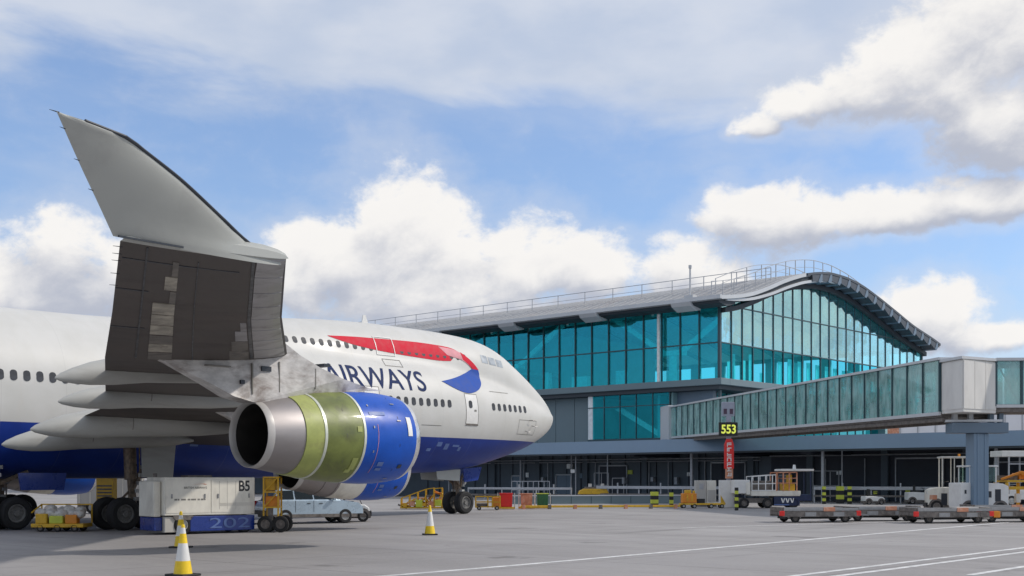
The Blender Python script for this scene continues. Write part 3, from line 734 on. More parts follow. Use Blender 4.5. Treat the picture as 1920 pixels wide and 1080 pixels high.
for (y0, y1, z, r) in ((57, 100, 3.9, 0.07), (57, 100, 3.65, 0.05), (22, 56, 4.0, 0.07)):
    m = MB().cyl((97.35, y0, z), (97.35, y1, z), r, n=8); T(m, 'wall_pipe', 'galv')
for yy in (63.0, 67.2, 69.5, 76.2, 82.6, 86.0, 50.5, 46.8, 39.0, 36.8, 57.8):
    m = MB().cyl((97.4, yy, 0.2), (97.4, yy, 3.7), 0.05, n=8); T(m, 'down_pipe', 'galv')
for (yy, z, w, h, mt) in ((64.6, 2.2, 0.5, 0.35, 'lamp'), (71.6, 2.4, 0.7, 0.4, 'hivis'), (85.4, 2.1, 0.4, 0.5, 'lamp'), (49.0, 2.3, 0.5, 0.35, 'lamp'), (37.9, 2.2, 0.4, 0.5, 'red'), (78.0, 2.0, 0.35, 0.5, 'bluegrey')):
    m = MB().box(97.5, 97.56, yy, yy+w, z, z+h); T(m, 'notice', mt)
for yy in (61.5, 66.5, 71.0, 75.0, 82.5, 88.0, 50.0, 44.5, 37.0, 30.5):
    m = MB().box(94.9, 95.3, yy, yy+1.3, 4.75, 4.86); T(m, 'light_batten', 'galv')
m = MB()
for i in range(24):
    m.box(97.5, 97.6, 57.3+i*1.9, 57.34+i*1.9, 0.02, 5.2)
T(m, 'wall_joint', 'darkwall2', kind='stuff')

# ---- far white building beyond the terminal
ca, sa = math.cos(-YAW), math.sin(-YAW)
FB = thing('far_white_building', 'low white building far behind the footbridge column, beyond the terminal end', 'building', (228, 86, 0), -YAW+R(8))
m = MB().box(-24, 40, 0, 30, 0, 15.5); m.build('wall', 'farwhite', FB)
m = MB().box(-24.3, 40.3, -0.3, 30, 15.5, 16.1); m.build('roof_edge', 'galv', FB)
for i in range(18):
    m = MB().box(-23+i*3.5, -20.1+i*3.5, -0.06, -0.01, 10.2, 12.6); w = m.build('window', 'terra' if i in (1,) else 'farwhite', FB)
    m = MB().box(-20.0+i*3.5, -19.75+i*3.5, -0.08, 0.02, 2, 15.4); m.build('panel_joint', 'galv', FB)

# ------------------------------------------------------------------ glazed footbridge
P1 = Vector((61.9, 25.5, 0)); P0 = Vector((93.3, 64.0, 0))
BR = thing('glazed_footbridge', 'long raised glass-sided footbridge on one grey column, with a white panelled joint', 'bridge', (P1.x, P1.y, 0), math.atan2(P0.y-P1.y, P0.x-P1.x))
L = (P0-P1).length
# local x along the tunnel from near (0) to far (L); the visible side is +y
ZF, ZR = 5.28, 8.15; SL = 0.42/L     # slight fall towards the near end
def bz(x, z): return z+SL*x
def beam(name, mt, x0, x1, y0, y1, z0, z1, parent=BR, **k):
    mb = MB(); mb.add([(x0,y0,bz(x0,z0)),(x1,y0,bz(x1,z0)),(x1,y1,bz(x1,z0)),(x0,y1,bz(x0,z0)),(x0,y0,bz(x0,z1)),(x1,y0,bz(x1,z1)),(x1,y1,bz(x1,z1)),(x0,y1,bz(x0,z1))],
                    [(0,3,2,1),(4,5,6,7),(0,1,5,4),(1,2,6,5),(2,3,7,6),(3,0,4,7)])
    return mb.build(name, mt, parent, **k)
beam('floor', 'grime', 0, L, -2.8, 0.0, ZF-0.12, ZF+0.1)
beam('floor_edge', 'fascia', 0, L, 0.0, 0.12, ZF-0.02, ZF+0.16)
beam('underbeam', 'grime', 0, L, -0.4, -0.1, ZF-0.34, ZF-0.13)
beam('underbeam', 'grime', 0, L, -2.7, -2.4, ZF-0.34, ZF-0.13)
beam('roof', 'fascia', -0.1, L, -2.95, 0.2, ZR, ZR+0.14)
beam('ceiling', 'intfloor', 0, L, -2.8, 0.0, ZR-0.12, ZR-0.01)
NP = 28; pw = L/NP
for i in range(NP):
    x0 = i*pw
    beam('glass_panel', 'bridgeglass', x0+0.04, x0+pw-0.04, 0.03, 0.06, ZF+0.17, ZR-0.02)
    beam('glass_panel', 'bridgeglass', x0+0.04, x0+pw-0.04, -2.76, -2.73, ZF+0.17, ZR-0.02)
    beam('mullion', 'mullion', x0-0.035, x0+0.035, -0.02, 0.13, ZF+0.17, ZR)
    beam('mullion', 'mullion', x0-0.035, x0+0.035, -2.85, -2.72, ZF+0.17, ZR)
beam('handrail', 'galv', 0, L, -0.25, -0.2, ZF+1.05, ZF+1.1)
beam('handrail', 'galv', 0, L, -2.6, -2.55, ZF+1.05, ZF+1.1)
# dark slanted sheet added inside to give a diagonal band through the glass
for (xa, xb, xc, xd) in ((23.5, 28.5, 36.5, 34.0),):
    mb = MB(); mb.add([(xa,-1.5,bz(xa,ZF+0.12)),(xb,-1.5,bz(xb,ZF+0.12)),(xc,-1.5,bz(xc,ZR-0.15)),(xd,-1.5,bz(xd,ZR-0.15)),
                       (xa,-1.4,bz(xa,ZF+0.12)),(xb,-1.4,bz(xb,ZF+0.12)),(xc,-1.4,bz(xc,ZR-0.15)),(xd,-1.4,bz(xd,ZR-0.15))], [(0,1,2,3),(7,6,5,4),(0,4,5,1),(1,5,6,2),(2,6,7,3),(3,7,4,0)])
    mb.build('slanted_dark_sheet', 'green', BR)
# white end housing against the terminal
m = MB().box(L-0.1, L+2.6, -3.1, 0.35, bz(L, ZF)-0.25, bz(L, ZR)+0.22); m.build('end_housing', 'fascia', BR, bevel=0.04)
m = MB().box(L-3.4, L-0.3, -2.4, 0.0, bz(L, ZF)-0.75, bz(L, ZF)-0.36).cyl((L-0.1,-0.3,bz(L,ZF)-1.1),(L-0.1,-0.3,bz(L,ZF)-0.2),0.12).cyl((L-4.2,0.0,bz(L,ZF)-0.9),(L-4.2,0.0,bz(L,ZF)-0.1),0.12); m.build('end_bearing', 'soffit', BR)
# white joint housing (faceted) and second span
NB = Vector((math.cos(-YAW), math.sin(-YAW), 0))          # across the view
def toloc(p): return BR.matrix_basis.inverted() @ Vector(p)
bpy.context.view_layer.update()
A = Vector((61.9, 25.45, 0)); B = Vector((60.7, 23.85, 0)); C = Vector((63.25, 23.15, 0)); D = Vector((64.9, 24.0, 0)); E = Vector((65.2, 25.2, 0)); Fp = Vector((63.9, 26.6, 0))
def facet(name, poly, z0, z1, mt, **k):
    mb = MB(); pl = [toloc(p) for p in poly]; mb.prism([(p.x, p.y) for p in pl], 'z', z0, z1); return mb.build(name, mt, BR, **k)
facet('joint_housing', [A, B, C, D, E, Fp], 5.32, 8.02, 'joint', bevel=0.03)
for (p, q, n, nm) in ((A, B, 1, 'a'), (B, C, 3, 'b')):
    for i in range(n):
        a = p.lerp(q, (i+0.02)/n); b = p.lerp(q, (i+0.98)/n); nrm = Vector((q-p).to_tuple()).cross(Vector((0,0,1))).normalized()
        if nrm.dot(-a) < 0: nrm = -nrm
        facet('joint_panel', [a+nrm*0.035, b+nrm*0.035, b+nrm*0.002, a+nrm*0.002], 5.5, 7.95, 'joint')
facet('joint_roof', [A+Vector((-.1,.1,0)), B+Vector((-.15,0,0)), C+Vector((-.1,-.1,0)), D, E, Fp], 8.02, 8.16, 'fascia')
C2 = Vector((69.6, 15.2, 0)); dv = (C2-C).normalized(); nv = Vector((dv.y, -dv.x, 0));
if nv.dot(-C) < 0: nv = -nv
def span(name, s0, s1, o0, o1, z0, z1, mt):
    return facet(name, [C+dv*s0-nv*o0, C+dv*s1-nv*o0, C+dv*s1-nv*o1, C+dv*s0-nv*o1], z0, z1, mt)
span('floor', 0, 10.4, 0.0, 2.8, 5.4, 5.68, 'grime'); span('floor_edge', 0, 10.4, -0.1, 0.0, 5.62, 5.78, 'fascia')
span('roof', 0, 10.4, -0.15, 2.9, 8.05, 8.2, 'fascia'); span('ceiling', 0.1, 10.3, 0.1, 2.7, 7.9, 8.02, 'intfloor')
for i in range(8):
    span('glass_panel', i*1.3+0.06, i*1.3+1.26, 0.0, 0.03, 5.8, 8.03, 'bridgeglass'); span('glass_panel', i*1.3+0.06, i*1.3+1.26, 2.7, 2.73, 5.8, 8.03, 'bridgeglass')
    span('mullion', i*1.3-0.06, i*1.3+0.06, -0.08, 0.06, 5.7, 8.05, 'mullion')
    a = toloc(C+dv*(i*1.3+0.1)-nv*0.12); b = toloc(C+dv*(i*1.3+1.2)-nv*0.12)
    m = MB().bar((a.x, a.y, 7.95), (b.x, b.y, 5.85), 0.06); m.build('brace', 'fascia', BR)
# column with its head
cc = toloc((63.2, 24.1, 0))
m = MB().box(cc.x-0.42, cc.x+0.42, cc.y-0.42, cc.y+0.42, 0, 4.3)
for s in (-1, 1): m.box(cc.x-0.46, cc.x+0.46, cc.y+s*0.2-0.05, cc.y+s*0.2+0.05, 0, 4.3)
m.build('column', 'canopy', BR, bevel=0.03)
a = toloc((62.2, 25.2, 0)); b = toloc((64.1, 23.0, 0))
m = MB().bar((a.x, a.y, 4.58), (b.x, b.y, 4.58), 1.1, 0.55); m.build('column_head', 'bluegrey', BR, bevel=0.03)
for t in (0.1, 0.38, 0.75, 0.92):
    p = Vector(a).lerp(Vector(b), t); m = MB().box(p.x-0.12, p.x+0.12, p.y-0.12, p.y+0.12, 4.85, 5.35); m.build('bearing_post', 'fascia' if t < 0.5 else 'bluegrey', BR)
a2 = toloc((62.0, 25.3, 0)); b2 = toloc((63.6, 23.0, 0)); m = MB().bar((a2.x, a2.y, 4.95), (b2.x, b2.y, 4.95), 0.5, 0.12); m.build('cap_plate', 'fascia', BR)

# ------------------------------------------------------------------ the airliner (nose towards +X, centre line Y = 46.8)
AY = 46.8; NX = 55.23
AC = thing('jet_airliner', 'four-engined white and blue jumbo jet with a red ribbon emblem, parked nose towards the terminal', 'airliner', (47.5, AY, 0))
def A_(mb, name, mt, parent=None, **k):
    if parent is None: return mb.build(name, mt, AC, world=True, **k)
    return mb.build(name, mt, parent, **k)

TOPP = hermite([(-68.6,7.9),(-62,8.35),(-52,8.6),(-34,8.6),(-30.5,8.66),(-26,8.95),(-22,9.42),(-19.3,9.66),(-16.7,9.82),(-13.9,9.89),(-10.9,9.88),(-9,9.82),(-7.64,9.72),(-6.5,9.53),(-5.48,9.2),(-4.37,8.64),(-3.2,7.99),(-2.05,7.3),(-1.09,6.7),(-0.5,6.25),(-0.18,5.93),(-0.05,5.76),(0,5.6)])
BOTP = hermite([(-68.6,6.9),(-60,5.1),(-52,3.3),(-46,2.35),(-42,2.05),(-38,1.93),(-22,1.95),(-18,2.08),(-10,2.27),(-7.2,2.55),(-5.9,2.82),(-3.2,3.54),(-1.33,4.27),(-0.5,4.78),(-0.18,5.1),(-0.05,5.4),(0,5.58)])
HWP = hermite([(-68.6,0.35),(-62,1.15),(-55,2.1),(-48,2.95),(-42,3.25),(-13,3.25),(-11,3.2),(-8,3.0),(-5.5,2.66),(-3.2,2.14),(-2,1.68),(-1.1,1.22),(-0.5,0.8),(-0.18,0.47),(-0.05,0.2),(0,0.01)])
MTP = hermite([(-68.6,7.9),(-62,8.35),(-52,8.6),(-13,8.6),(-10,8.42),(-8,8.1),(-6.5,7.8),(-5.5,7.55),(-4.4,7.25),(-3.2,6.85),(-2,6.45),(-1.09,6.15),(-0.5,5.95),(-0.18,5.78),(-0.05,5.68),(0,5.6)])
ZCP = hermite([(-68.6,7.4),(-60,6.6),(-50,5.6),(-42,5.35),(-12,5.35),(-5,5.35),(-1,5.45),(0,5.59)])
RUP = hermite([(-68.6,0.3),(-62,1.0),(-50,2.0),(-8,2.05),(-5.5,1.95),(-4,1.8),(-3,1.65),(-2,1.4),(-1,0.95),(-0.4,0.6),(-0.1,0.3),(0,0.02)])
def fus_r(t, th):
    zc = ZCP(t); hw = HWP(t); top = TOPP(t); s, c = math.sin(th), math.cos(th)
    if c >= 0:
        b = max(0.01, min(MTP(t), top)-zc); r1 = 1/math.sqrt((s/hw)**2+(c/b)**2)
        ru = RUP(t); h = top-ru-zc; r2 = 0.001
        q = ru*ru-h*h*s*s
        if h > -ru*0.9 and q > 0: r2 = max(0.001, h*c+math.sqrt(q))
        p = 26.0; mx = max(r1, r2); return mx*((r1/mx)**p+(r2/mx)**p)**(1/p)/(1.0 if abs(r1-r2) > 0.02*mx else 1.0)
    b = max(0.01, zc-BOTP(t)); e = 2.0
    if -42 < t < -16: e = 2.0+0.7*min(1, (t+42)/5, (-16-t)/6)
    return 1/((abs(s)/hw)**e+(abs(c)/b)**e)**(1/e)
NT_ = 96
ts = [0,-.02,-.05,-.1,-.18,-.3,-.45,-.65,-.9,-1.2]+[-1.6-0.4*i for i in range(36)]+[-16.5-1.0*i for i in range(20)]+[-37-1.6*i for i in range(20)]+[-68.6]
rows = []
for t in ts:
    zc = ZCP(t); row = []
    for i in range(NT_):
        th = 2*math.pi*i/NT_; r = fus_r(t, th); row.append((NX+t, AY+math.sin(th)*r, zc+math.cos(th)*r))
    rows.append(row)
m = MB(); m.grid(rows, wrap=True); m.add(rows[-1], [tuple(range(NT_))])
fus = A_(m, 'fuselage', 'fus', smooth=True, auto=60)
bv = BVHTree.FromPolygons([Vector(v) for v in m.v], [f for f in m.f])
def onskin(x, z, off=0.02, sgn=-1):
    """point of the skin at station x, height z, on the side sgn"""
    h = bv.ray_cast(Vector((x, AY+sgn*8, z)), Vector((0, -sgn, 0)))
    if h[0] is None: return None, None
    n = h[1] if h[1].y*sgn > 0 else -h[1]
    return h[0]+n*off, n

def conform(bm, name, mt, parent, off=0.02, sgn=-1, cell=0.3, world=True):
    """lays a flat (x, z) drawing on to the skin"""
    xs = [v.co.x for v in bm.verts]; ys = [v.co.y for v in bm.verts]
    a = min(xs)
    while a < max(xs):
        a += cell; bmesh.ops.bisect_plane(bm, geom=bm.verts[:]+bm.edges[:]+bm.faces[:], plane_co=(a, 0, 0), plane_no=(1, 0, 0))
    a = min(ys)
    while a < max(ys):
        a += cell*0.6; bmesh.ops.bisect_plane(bm, geom=bm.verts[:]+bm.edges[:]+bm.faces[:], plane_co=(0, a, 0), plane_no=(0, 1, 0))
    for v in bm.verts:
        p, n = onskin(v.co.x, v.co.y, off, sgn)
        if p is not None: v.co = p
    me = bpy.data.meshes.new(name); bm.to_mesh(me); bm.free()
    for pl in me.polygons: pl.use_smooth = True
    me.materials.append(M[mt]); return link(name, me, parent, world)
def poly_bm(pts):
    bm = bmesh.new(); vs = [bm.verts.new((x, z, 0)) for x, z in pts]; f = bm.faces.new(vs); bmesh.ops.triangulate(bm, faces=[f]); return bm
def curve_pts(P, n=5):
    """smooth closed-ish polyline through P (Catmull-Rom), open"""
    out = []
    for i in range(len(P)-1):
        p0 = Vector(P[max(0, i-1)]); p1 = Vector(P[i]); p2 = Vector(P[i+1]); p3 = Vector(P[min(len(P)-1, i+2)])
        for k in range(n):
            t = k/n; out.append(tuple(0.5*((2*p1)+(-p0+p2)*t+(2*p0-5*p1+4*p2-p3)*t*t+(-p0+3*p1-3*p2+p3)*t**3)))
    out.append(P[-1]); return out
# lettering
bm = text_bm('BRITISH', 1.0, 0.93, bold=0.012)
w = max(v.co.x for v in bm.verts); k = 5.6/w
for v in bm.verts: v.co = Vector((29.55+v.co.x*k, 6.33+v.co.y*1.02, 0))
conform(bm, 'lettering', 'letterblue', AC, 0.015)
bm = text_bm('AIRWAYS', 1.0, 0.93, bold=0.012); w = max(v.co.x for v in bm.verts); k = 6.45/w
for v in bm.verts: v.co = Vector((35.72+v.co.x*k, 6.33+v.co.y*1.02, 0))
conform(bm, 'lettering', 'letterblue', AC, 0.015)
# ribbon emblem
upper = curve_pts([(36.85,8.78),(38.4,8.86),(40.0,8.90),(42.6,8.95),(44.5,8.9),(45.3,8.80),(45.9,8.55)])
lower = curve_pts([(44.9,8.12),(44.0,8.08),(42.7,8.12),(41.0,8.2),(39.2,8.34),(37.9,8.52),(36.95,8.74)])
conform(poly_bm(upper[:-3]+lower), 'ribbon', 'ribred', AC, 0.015)
arm = curve_pts([(44.2,8.84),(45.2,8.78),(45.95,8.55),(46.5,8.2),(46.95,7.82)])+curve_pts([(46.42,7.86),(46.1,8.08),(45.7,8.25),(45.2,8.34),(44.7,8.42)])
conform(poly_bm(arm), 'ribbon', 'ribfade', AC, 0.022)
arm2 = curve_pts([(45.75,8.66),(46.2,8.42),(46.65,8.1),(46.97,7.78)])+curve_pts([(46.5,7.80),(46.2,8.05),(45.85,8.26)])
conform(poly_bm(arm2), 'ribbon', 'ribred', AC, 0.030)
blue = curve_pts([(46.48,7.82),(46.75,7.86),(46.96,7.76),(46.98,7.4),(46.72,6.98),(46.2,6.62),(45.5,6.42),(44.9,6.44),(44.2,6.64),(43.5,6.92)])[:-1]+curve_pts([(43.45,6.93),(44.2,7.08),(45.0,7.28),(45.8,7.52)])
conform(poly_bm(blue), 'ribbon', 'ribblue', AC, 0.024)

# cabin windows: the same little pane set on the skin
def winmesh(w, h, name='window'):
    mb = MB(); r = min(w, h)*0.42; pts = []
    for cx, cy, a0 in ((w/2-r, h/2-r, 0), (-w/2+r, h/2-r, 90), (-w/2+r, -h/2+r, 180), (w/2-r, -h/2+r, 270)):
        for k in range(4): a = R(a0+k*30); pts.append((cx+r*math.cos(a), cy+r*math.sin(a)))
    mb.prism(pts, 'z', -0.05, 0.012)
    me = bpy.data.meshes.new(name); me.from_pydata(mb.v, [], mb.f); me.materials.append(M['winpane']); return me
WM = winmesh(0.27, 0.40); WU = winmesh(0.25, 0.36)
def put_on_skin(name, me, x, z, sgn=-1, off=0.0):
    p, n = onskin(x, z, off, sgn)
    o = link(name, me, AC); o.location = p-AC.location
    zx = n; xx = Vector((1, 0, 0)); yy = zx.cross(xx).normalized(); xx = yy.cross(zx)
    o.rotation_euler = Matrix((xx, yy, zx)).transposed().to_euler(); return o
doors = [(45.4, 4.78, 1.0, 1.60), (38.4, 4.78, 1.0, 1.60), (24.6, 4.78, 1.0, 1.6)]
x = 2.0
xs_w = []
while x < 50.6:
    if not any(abs(x-d[0]) < 0.95 for d in doors) and not (44.0 < x < 44.9) and not (46.2 < x < 46.8): xs_w.append(x)
    x += 0.508
for x in xs_w:
    if x > 10: put_on_skin('window', WM, x, 5.78)
for i, x in enumerate([33.3+0.508*i for i in range(29)]):
    if 39.6 < x < 41.1 or x > 46.3: continue
    put_on_skin('window', WU, x, 8.40)
# doors with their outlines
def outline(x0, x1, z0, z1, w, name, mt, parent=None, dx=0.0, off=0.012):
    out = None
    for (a, b, c, d) in ((x0, x1, z0, z0+w), (x0, x1, z1-w, z1), (x0, x0+w, z0, z1), (x1-w, x1, z0, z1)):
        bm = poly_bm([(a, c), (b, c), (b, d), (a, d)]); o = conform(bm, 'tmp', mt, AC, off)
        if out is None: out = o
        else:
            bm = bmesh.new(); bm.from_mesh(out.data); bm.from_mesh(o.data); bm.to_mesh(out.data); bm.free(); me = o.data; bpy.data.objects.remove(o); bpy.data.meshes.remove(me)
    out.name = name; out.data.name = name; return out
for (xc, z0, w, h) in doors[:2]:
    bm = poly_bm([(xc-w/2+.03, z0+.03), (xc+w/2-.03, z0+.03), (xc+w/2-.03, z0+h-.03), (xc-w/2+.03, z0+h-.03)])
    conform(bm, 'door', 'white', AC, 0.008)
    outline(xc-w/2, xc+w/2, z0, z0+h, 0.035, 'door_seam', 'seam')
    bm = poly_bm([(xc-w/2, z0-0.06), (xc+w/2, z0-0.06), (xc+w/2, z0), (xc-w/2, z0)]); conform(bm, 'door_sill', 'grime', AC, 0.03)
    put_on_skin('window', WM, xc-0.12, 5.82, off=0.01); 
    bm = poly_bm([(xc+0.15, 5.45), (xc+0.32, 5.45), (xc+0.32, 5.55), (xc+0.15, 5.55)]); conform(bm, 'door_handle', 'seam', AC, 0.02)
outline(39.72, 40.95, 8.06, 9.0, 0.04, 'upper_deck_door', 'white', off=0.035)
outline(39.95, 41.15, 7.5, 7.88, 0.03, 'hatch_seam', 'seam')
outline(41.7, 43.1, 4.62, 4.645, 0.02, 'hatch_seam', 'seam')
outline(49.6, 51.5, 4.4, 5.2, 0.022, 'hatch_seam', 'seam')
outline(47.2, 49.0, 6.6, 6.63, 0.02, 'hatch_seam', 'seam')
# flight deck glazing
for i, (xa, xb) in enumerate(((47.35, 47.85), (47.95, 48.5), (48.6, 49.15))):
    for sg in (-1, 1):
        bm = poly_bm([(xa, 8.22-0.06*i), (xb, 8.18-0.06*i), (xb, 8.62-0.08*i), (xa, 8.66-0.08*i)])
        conform(bm, 'cockpit_window', 'flightdeck', AC, 0.012, sgn=sg, cell=0.2)
# small probes and stencil marks by the nose
for (x, z) in ((50.7, 5.2), (51.0, 4.9), (50.4, 4.6)):
    p, n = onskin(x, z); m = MB().cyl(p, p+n*0.18, 0.02, n=6).cyl(p+n*0.18, p+n*0.18+Vector((0.22, 0, 0)), 0.02, n=6); A_(m, 'probe', 'steel')
for (x, z, w, h) in ((43.2, 3.6, 0.35, 0.22), (43.8, 3.45, 0.3, 0.3), (44.4, 3.6, 0.5, 0.1), (44.9, 3.4, 0.2, 0.2), (42.6, 3.35, 0.3, 0.15), (28.5, 3.3, 0.4, 0.2)):
    conform(poly_bm([(x, z), (x+w, z), (x+w, z+h), (x, z+h)]), 'service_mark', 'paleblue', AC, 0.012)
for x, zt in ((40.5, None), (32.0, None)):
    zt = TOPP(x-NX); m = MB().prism([(x, zt-0.05), (x+0.45, zt-0.05), (x+0.25, zt+0.42), (x+0.1, zt+0.42)], 'y', AY-0.03, AY+0.03); A_(m, 'aerial', 'white')

# tail
m = MB()
def foil(c, xle, chord, t, vertical=False, span=0, n=10):
    """closed foil section: list of points at spanwise position"""
    up, lo = [], []
    for i in range(n+1):
        s = (1-math.cos(math.pi*i/n))/2; h = 5*t*(0.2969*math.sqrt(s)-0.126*s-0.3516*s*s+0.2843*s**3-0.1036*s**4)*chord
        up.append((s, h)); lo.append((s, -h))
    return up+lo[-2:0:-1]
def loft(secs):
    mm = MB(); mm.grid(secs, wrap=True); n = len(secs[0]); mm.add(secs[0], [tuple(range(n))]); mm.add(secs[-1], [tuple(range(n))]); return mm
secs = []
for z, xle, ch in ((7.6, 3.5, 12.5), (19.2, -7.5, 4.2)):
    secs.append([(xle-s*ch, AY+h, z) for s, h in foil(None, xle, ch, 0.1)])
A_(loft(secs), 'tail_fin', 'blue', smooth=True, auto=50)
for sg in (-1, 1):
    secs = []
    for yy, xle, ch, z in ((1.0, -1.0, 9.0, 7.6), (11.0, -8.5, 2.6, 8.6)):
        secs.append([(xle-s*ch, AY+sg*yy, z+h) for s, h in foil(None, xle, ch, 0.09)])
    A_(loft(secs), 'tailplane', 'winggrey', smooth=True, auto=50)

# ---- wings
ST = [(1.5,37.6,21.6,3.95,3.7),(3.2,36.0,21.6,3.95,3.7),(6.1,33.2,21.0,4.2,3.75),(11.7,27.8,19.7,4.62,4.2),(14.6,25.2,18.1,4.80,4.45),(20.8,19.9,14.6,5.22,4.78),(25.7,16.0,12.0,5.42,5.12),(30.5,12.45,9.4,5.62,5.46)]
def wing_at(yy):
    yy = max(ST[0][0], min(ST[-1][0], yy)); i = max(k for k in range(len(ST)-1) if ST[k][0] <= yy) if yy < ST[-1][0] else len(ST)-2
    a, b = ST[i], ST[i+1]; f = (yy-a[0])/(b[0]-a[0]); return [a[k]+(b[k]-a[k])*f for k in range(5)]
def foilh(s, t): return 5*t*(0.2969*math.sqrt(max(s, 0))-0.126*s-0.3516*s*s+0.2843*s**3-0.1036*s**4)
def wpt(yy, s, up, off=0.0, sg=-1):
    _, xl, xt, zl, zt = wing_at(yy); ch = xl-xt; tk = 0.10+0.035*max(0, (14-yy)/14)
    h = foilh(s, tk)*ch
    z = zl+(zt-zl)*s+(h*1.35 if up else -h*0.55)+(off if up else -off)
    return (xl-ch*s, AY+sg*yy, z)
SS = [(1-math.cos(math.pi*i/12))/2 for i in range(13)]
def strip(y0, y1, s0, s1, sg, t=0.02, name='p', mt='access', parent=None, ny=1, ns=3):
    """thin panel standing proud of the lower wing skin"""
    mb = MB(); outer = []; inner = []
    for j in range(ny+1):
        yy = y0+(y1-y0)*j/ny
        a = [wpt(yy, s0+(s1-s0)*i/ns, False, t, sg) for i in range(ns+1)]; b = [wpt(yy, s0+(s1-s0)*i/ns, False, -0.01, sg) for i in range(ns+1)]
        outer.append(a); inner.append(b)
    mb.grid(outer); mb.grid(inner)
    mb.grid([outer[0], inner[0]]); mb.grid([outer[-1], inner[-1]]); mb.grid([[r[0] for r in outer], [r[0] for r in inner]]); mb.grid([[r[-1] for r in outer], [r[-1] for r in inner]])
    return mb.build(name, mt, parent) if parent else A_(mb, name, mt)
def make_engine(lx, ly, lz, mid, sg):
    """nacelle: lip at x = lx; axis height lz; mid = 'green' (service-worn primer) or 'white' cowl behind the blue"""
    c = (lx, ly, lz)
    nb = MB().lathe(c, 'x', [(-0.25,1.215),(-0.5,1.255),(-0.9,1.29),(-1.35,1.30),(-1.8,1.285),(-2.18,1.255),(-2.18,1.0)], 48)
    e = A_(nb, 'engine', 'nacblue', smooth=True, auto=35)
    def sub(mb, name, mt, **k): return mb.build(name, mt, e, smooth=True, auto=35, **k)
    sub(MB().lathe(c, 'x', [(-0.28,1.218),(-0.12,1.19),(-0.03,1.14),(0.0,1.08),(-0.04,1.02),(-0.15,0.975),(-0.35,0.955)], 48), 'intake_lip', 'liprim')
    sub(MB().lathe(c, 'x', [(-0.35,0.957),(-0.8,0.98),(-1.35,1.0),(-1.4,0.2)], 36), 'intake_duct', 'steel')
    fb = MB()
    for k in range(22):
        a = 2*math.pi*k/22
        p = [(c[0]-1.15, c[1]+math.cos(a)*0.26, c[2]+math.sin(a)*0.26), (c[0]-1.3, c[1]+math.cos(a+.14)*0.26, c[2]+math.sin(a+.14)*0.26), (c[0]-1.3, c[1]+math.cos(a+.2)*0.97, c[2]+math.sin(a+.2)*0.97), (c[0]-1.05, c[1]+math.cos(a)*0.97, c[2]+math.sin(a)*0.97)]
        fb.add(p, [(0,1,2,3)])
    fb.lathe(c, 'x', [(-0.75,0.01),(-0.85,0.12),(-1.1,0.25),(-1.25,0.28)], 20); sub(fb, 'fan', 'edgedark')
    ma, mb_ = ('nacgreen', 'nacpale') if mid == 'green' else ('cream', 'nozzle')
    sub(MB().lathe(c, 'x', [(-2.15,1.20),(-2.15,1.268),(-2.23,1.272),(-2.23,1.2)], 48), 'cowl_band', 'rim' if mid == 'green' else 'nacblue')
    sub(MB().lathe(c, 'x', [(-2.23,1.258),(-2.65,1.235),(-3.05,1.195),(-3.42,1.152),(-3.42,1.05)], 48), 'reverser_cowl', ma)
    sub(MB().lathe(c, 'x', [(-3.40,1.08),(-3.40,1.158),(-3.48,1.15),(-3.48,1.06)], 48), 'cowl_band', 'rim' if mid == 'green' else 'nozzle')
    sub(MB().lathe(c, 'x', [(-3.48,1.135),(-3.75,1.095),(-4.02,1.055),(-4.02,0.98)], 48), 'rear_sleeve', mb_)
    sub(MB().lathe(c, 'x', [(-4.00,1.035),(-4.3,0.99),(-4.65,0.93),(-4.90,0.885)], 48), 'exhaust_nozzle', 'nozzle')
    sub(MB().lathe(c, 'x', [(-4.90,0.888),(-5.08,0.872),(-5.11,0.855),(-5.03,0.81),(-4.6,0.81)], 48), 'nozzle_lip', 'nozlip')
    sub(MB().lathe(c, 'x', [(-4.93,0.797),(-4.4,0.79),(-3.8,0.80),(-3.1,0.80),(-3.05,0.3)], 36), 'exhaust_duct', 'soot')
    sub(MB().lathe(c, 'x', [(-3.1,0.42),(-3.6,0.40),(-4.1,0.22),(-4.45,0.03)], 24), 'exhaust_plug', 'soot')
    mx = MB()
    for k in range(12):
        a = 2*math.pi*k/12; ca, sa = math.cos(a), math.sin(a)
        mx.add([(c[0]-3.2,c[1]+ca*.4,c[2]+sa*.4),(c[0]-3.8,c[1]+ca*.36,c[2]+sa*.36),(c[0]-3.7,c[1]+ca*.84,c[2]+sa*.84),(c[0]-3.2,c[1]+ca*.86,c[2]+sa*.86)], [(0,1,2,3)])
    mx.build('exhaust_mixer', 'grime', e)
    def patch(x0, x1, a0, a1, rr, name, mt, t=0.012, n=6):
        q = MB(); rows = []
        for j in range(3):
            x = x0+(x1-x0)*j/2; rows.append([(lx+x, ly+sg*math.cos(R(a0+(a1-a0)*i/n))*(rr(x)+t), lz+math.sin(R(a0+(a1-a0)*i/n))*(rr(x)+t)) for i in range(n+1)])
        q.grid(rows); return q.build(name, mt, e, smooth=True)
    rr = hermite([(-4.02,1.055),(-3.42,1.152),(-2.65,1.235),(-2.18,1.258),(-1.35,1.30),(-0.9,1.29),(-0.5,1.255),(-0.25,1.218)])
    for a_ in (-70, -62, 20, 45): patch(-1.0, -0.86, a_, a_+1.6, rr, 'latch', 'steel', t=0.02, n=1)
    for a_ in (-20, 10, 40): patch(-1.9, -1.86, a_, a_+3, rr, 'latch', 'steel', t=0.02, n=1)
    patch(-0.62, -0.44, 2, 27, rr, 'sticker', 'lamp')
    patch(-1.95, -1.4, 27, 32, rr, 'sticker', 'paleblue')
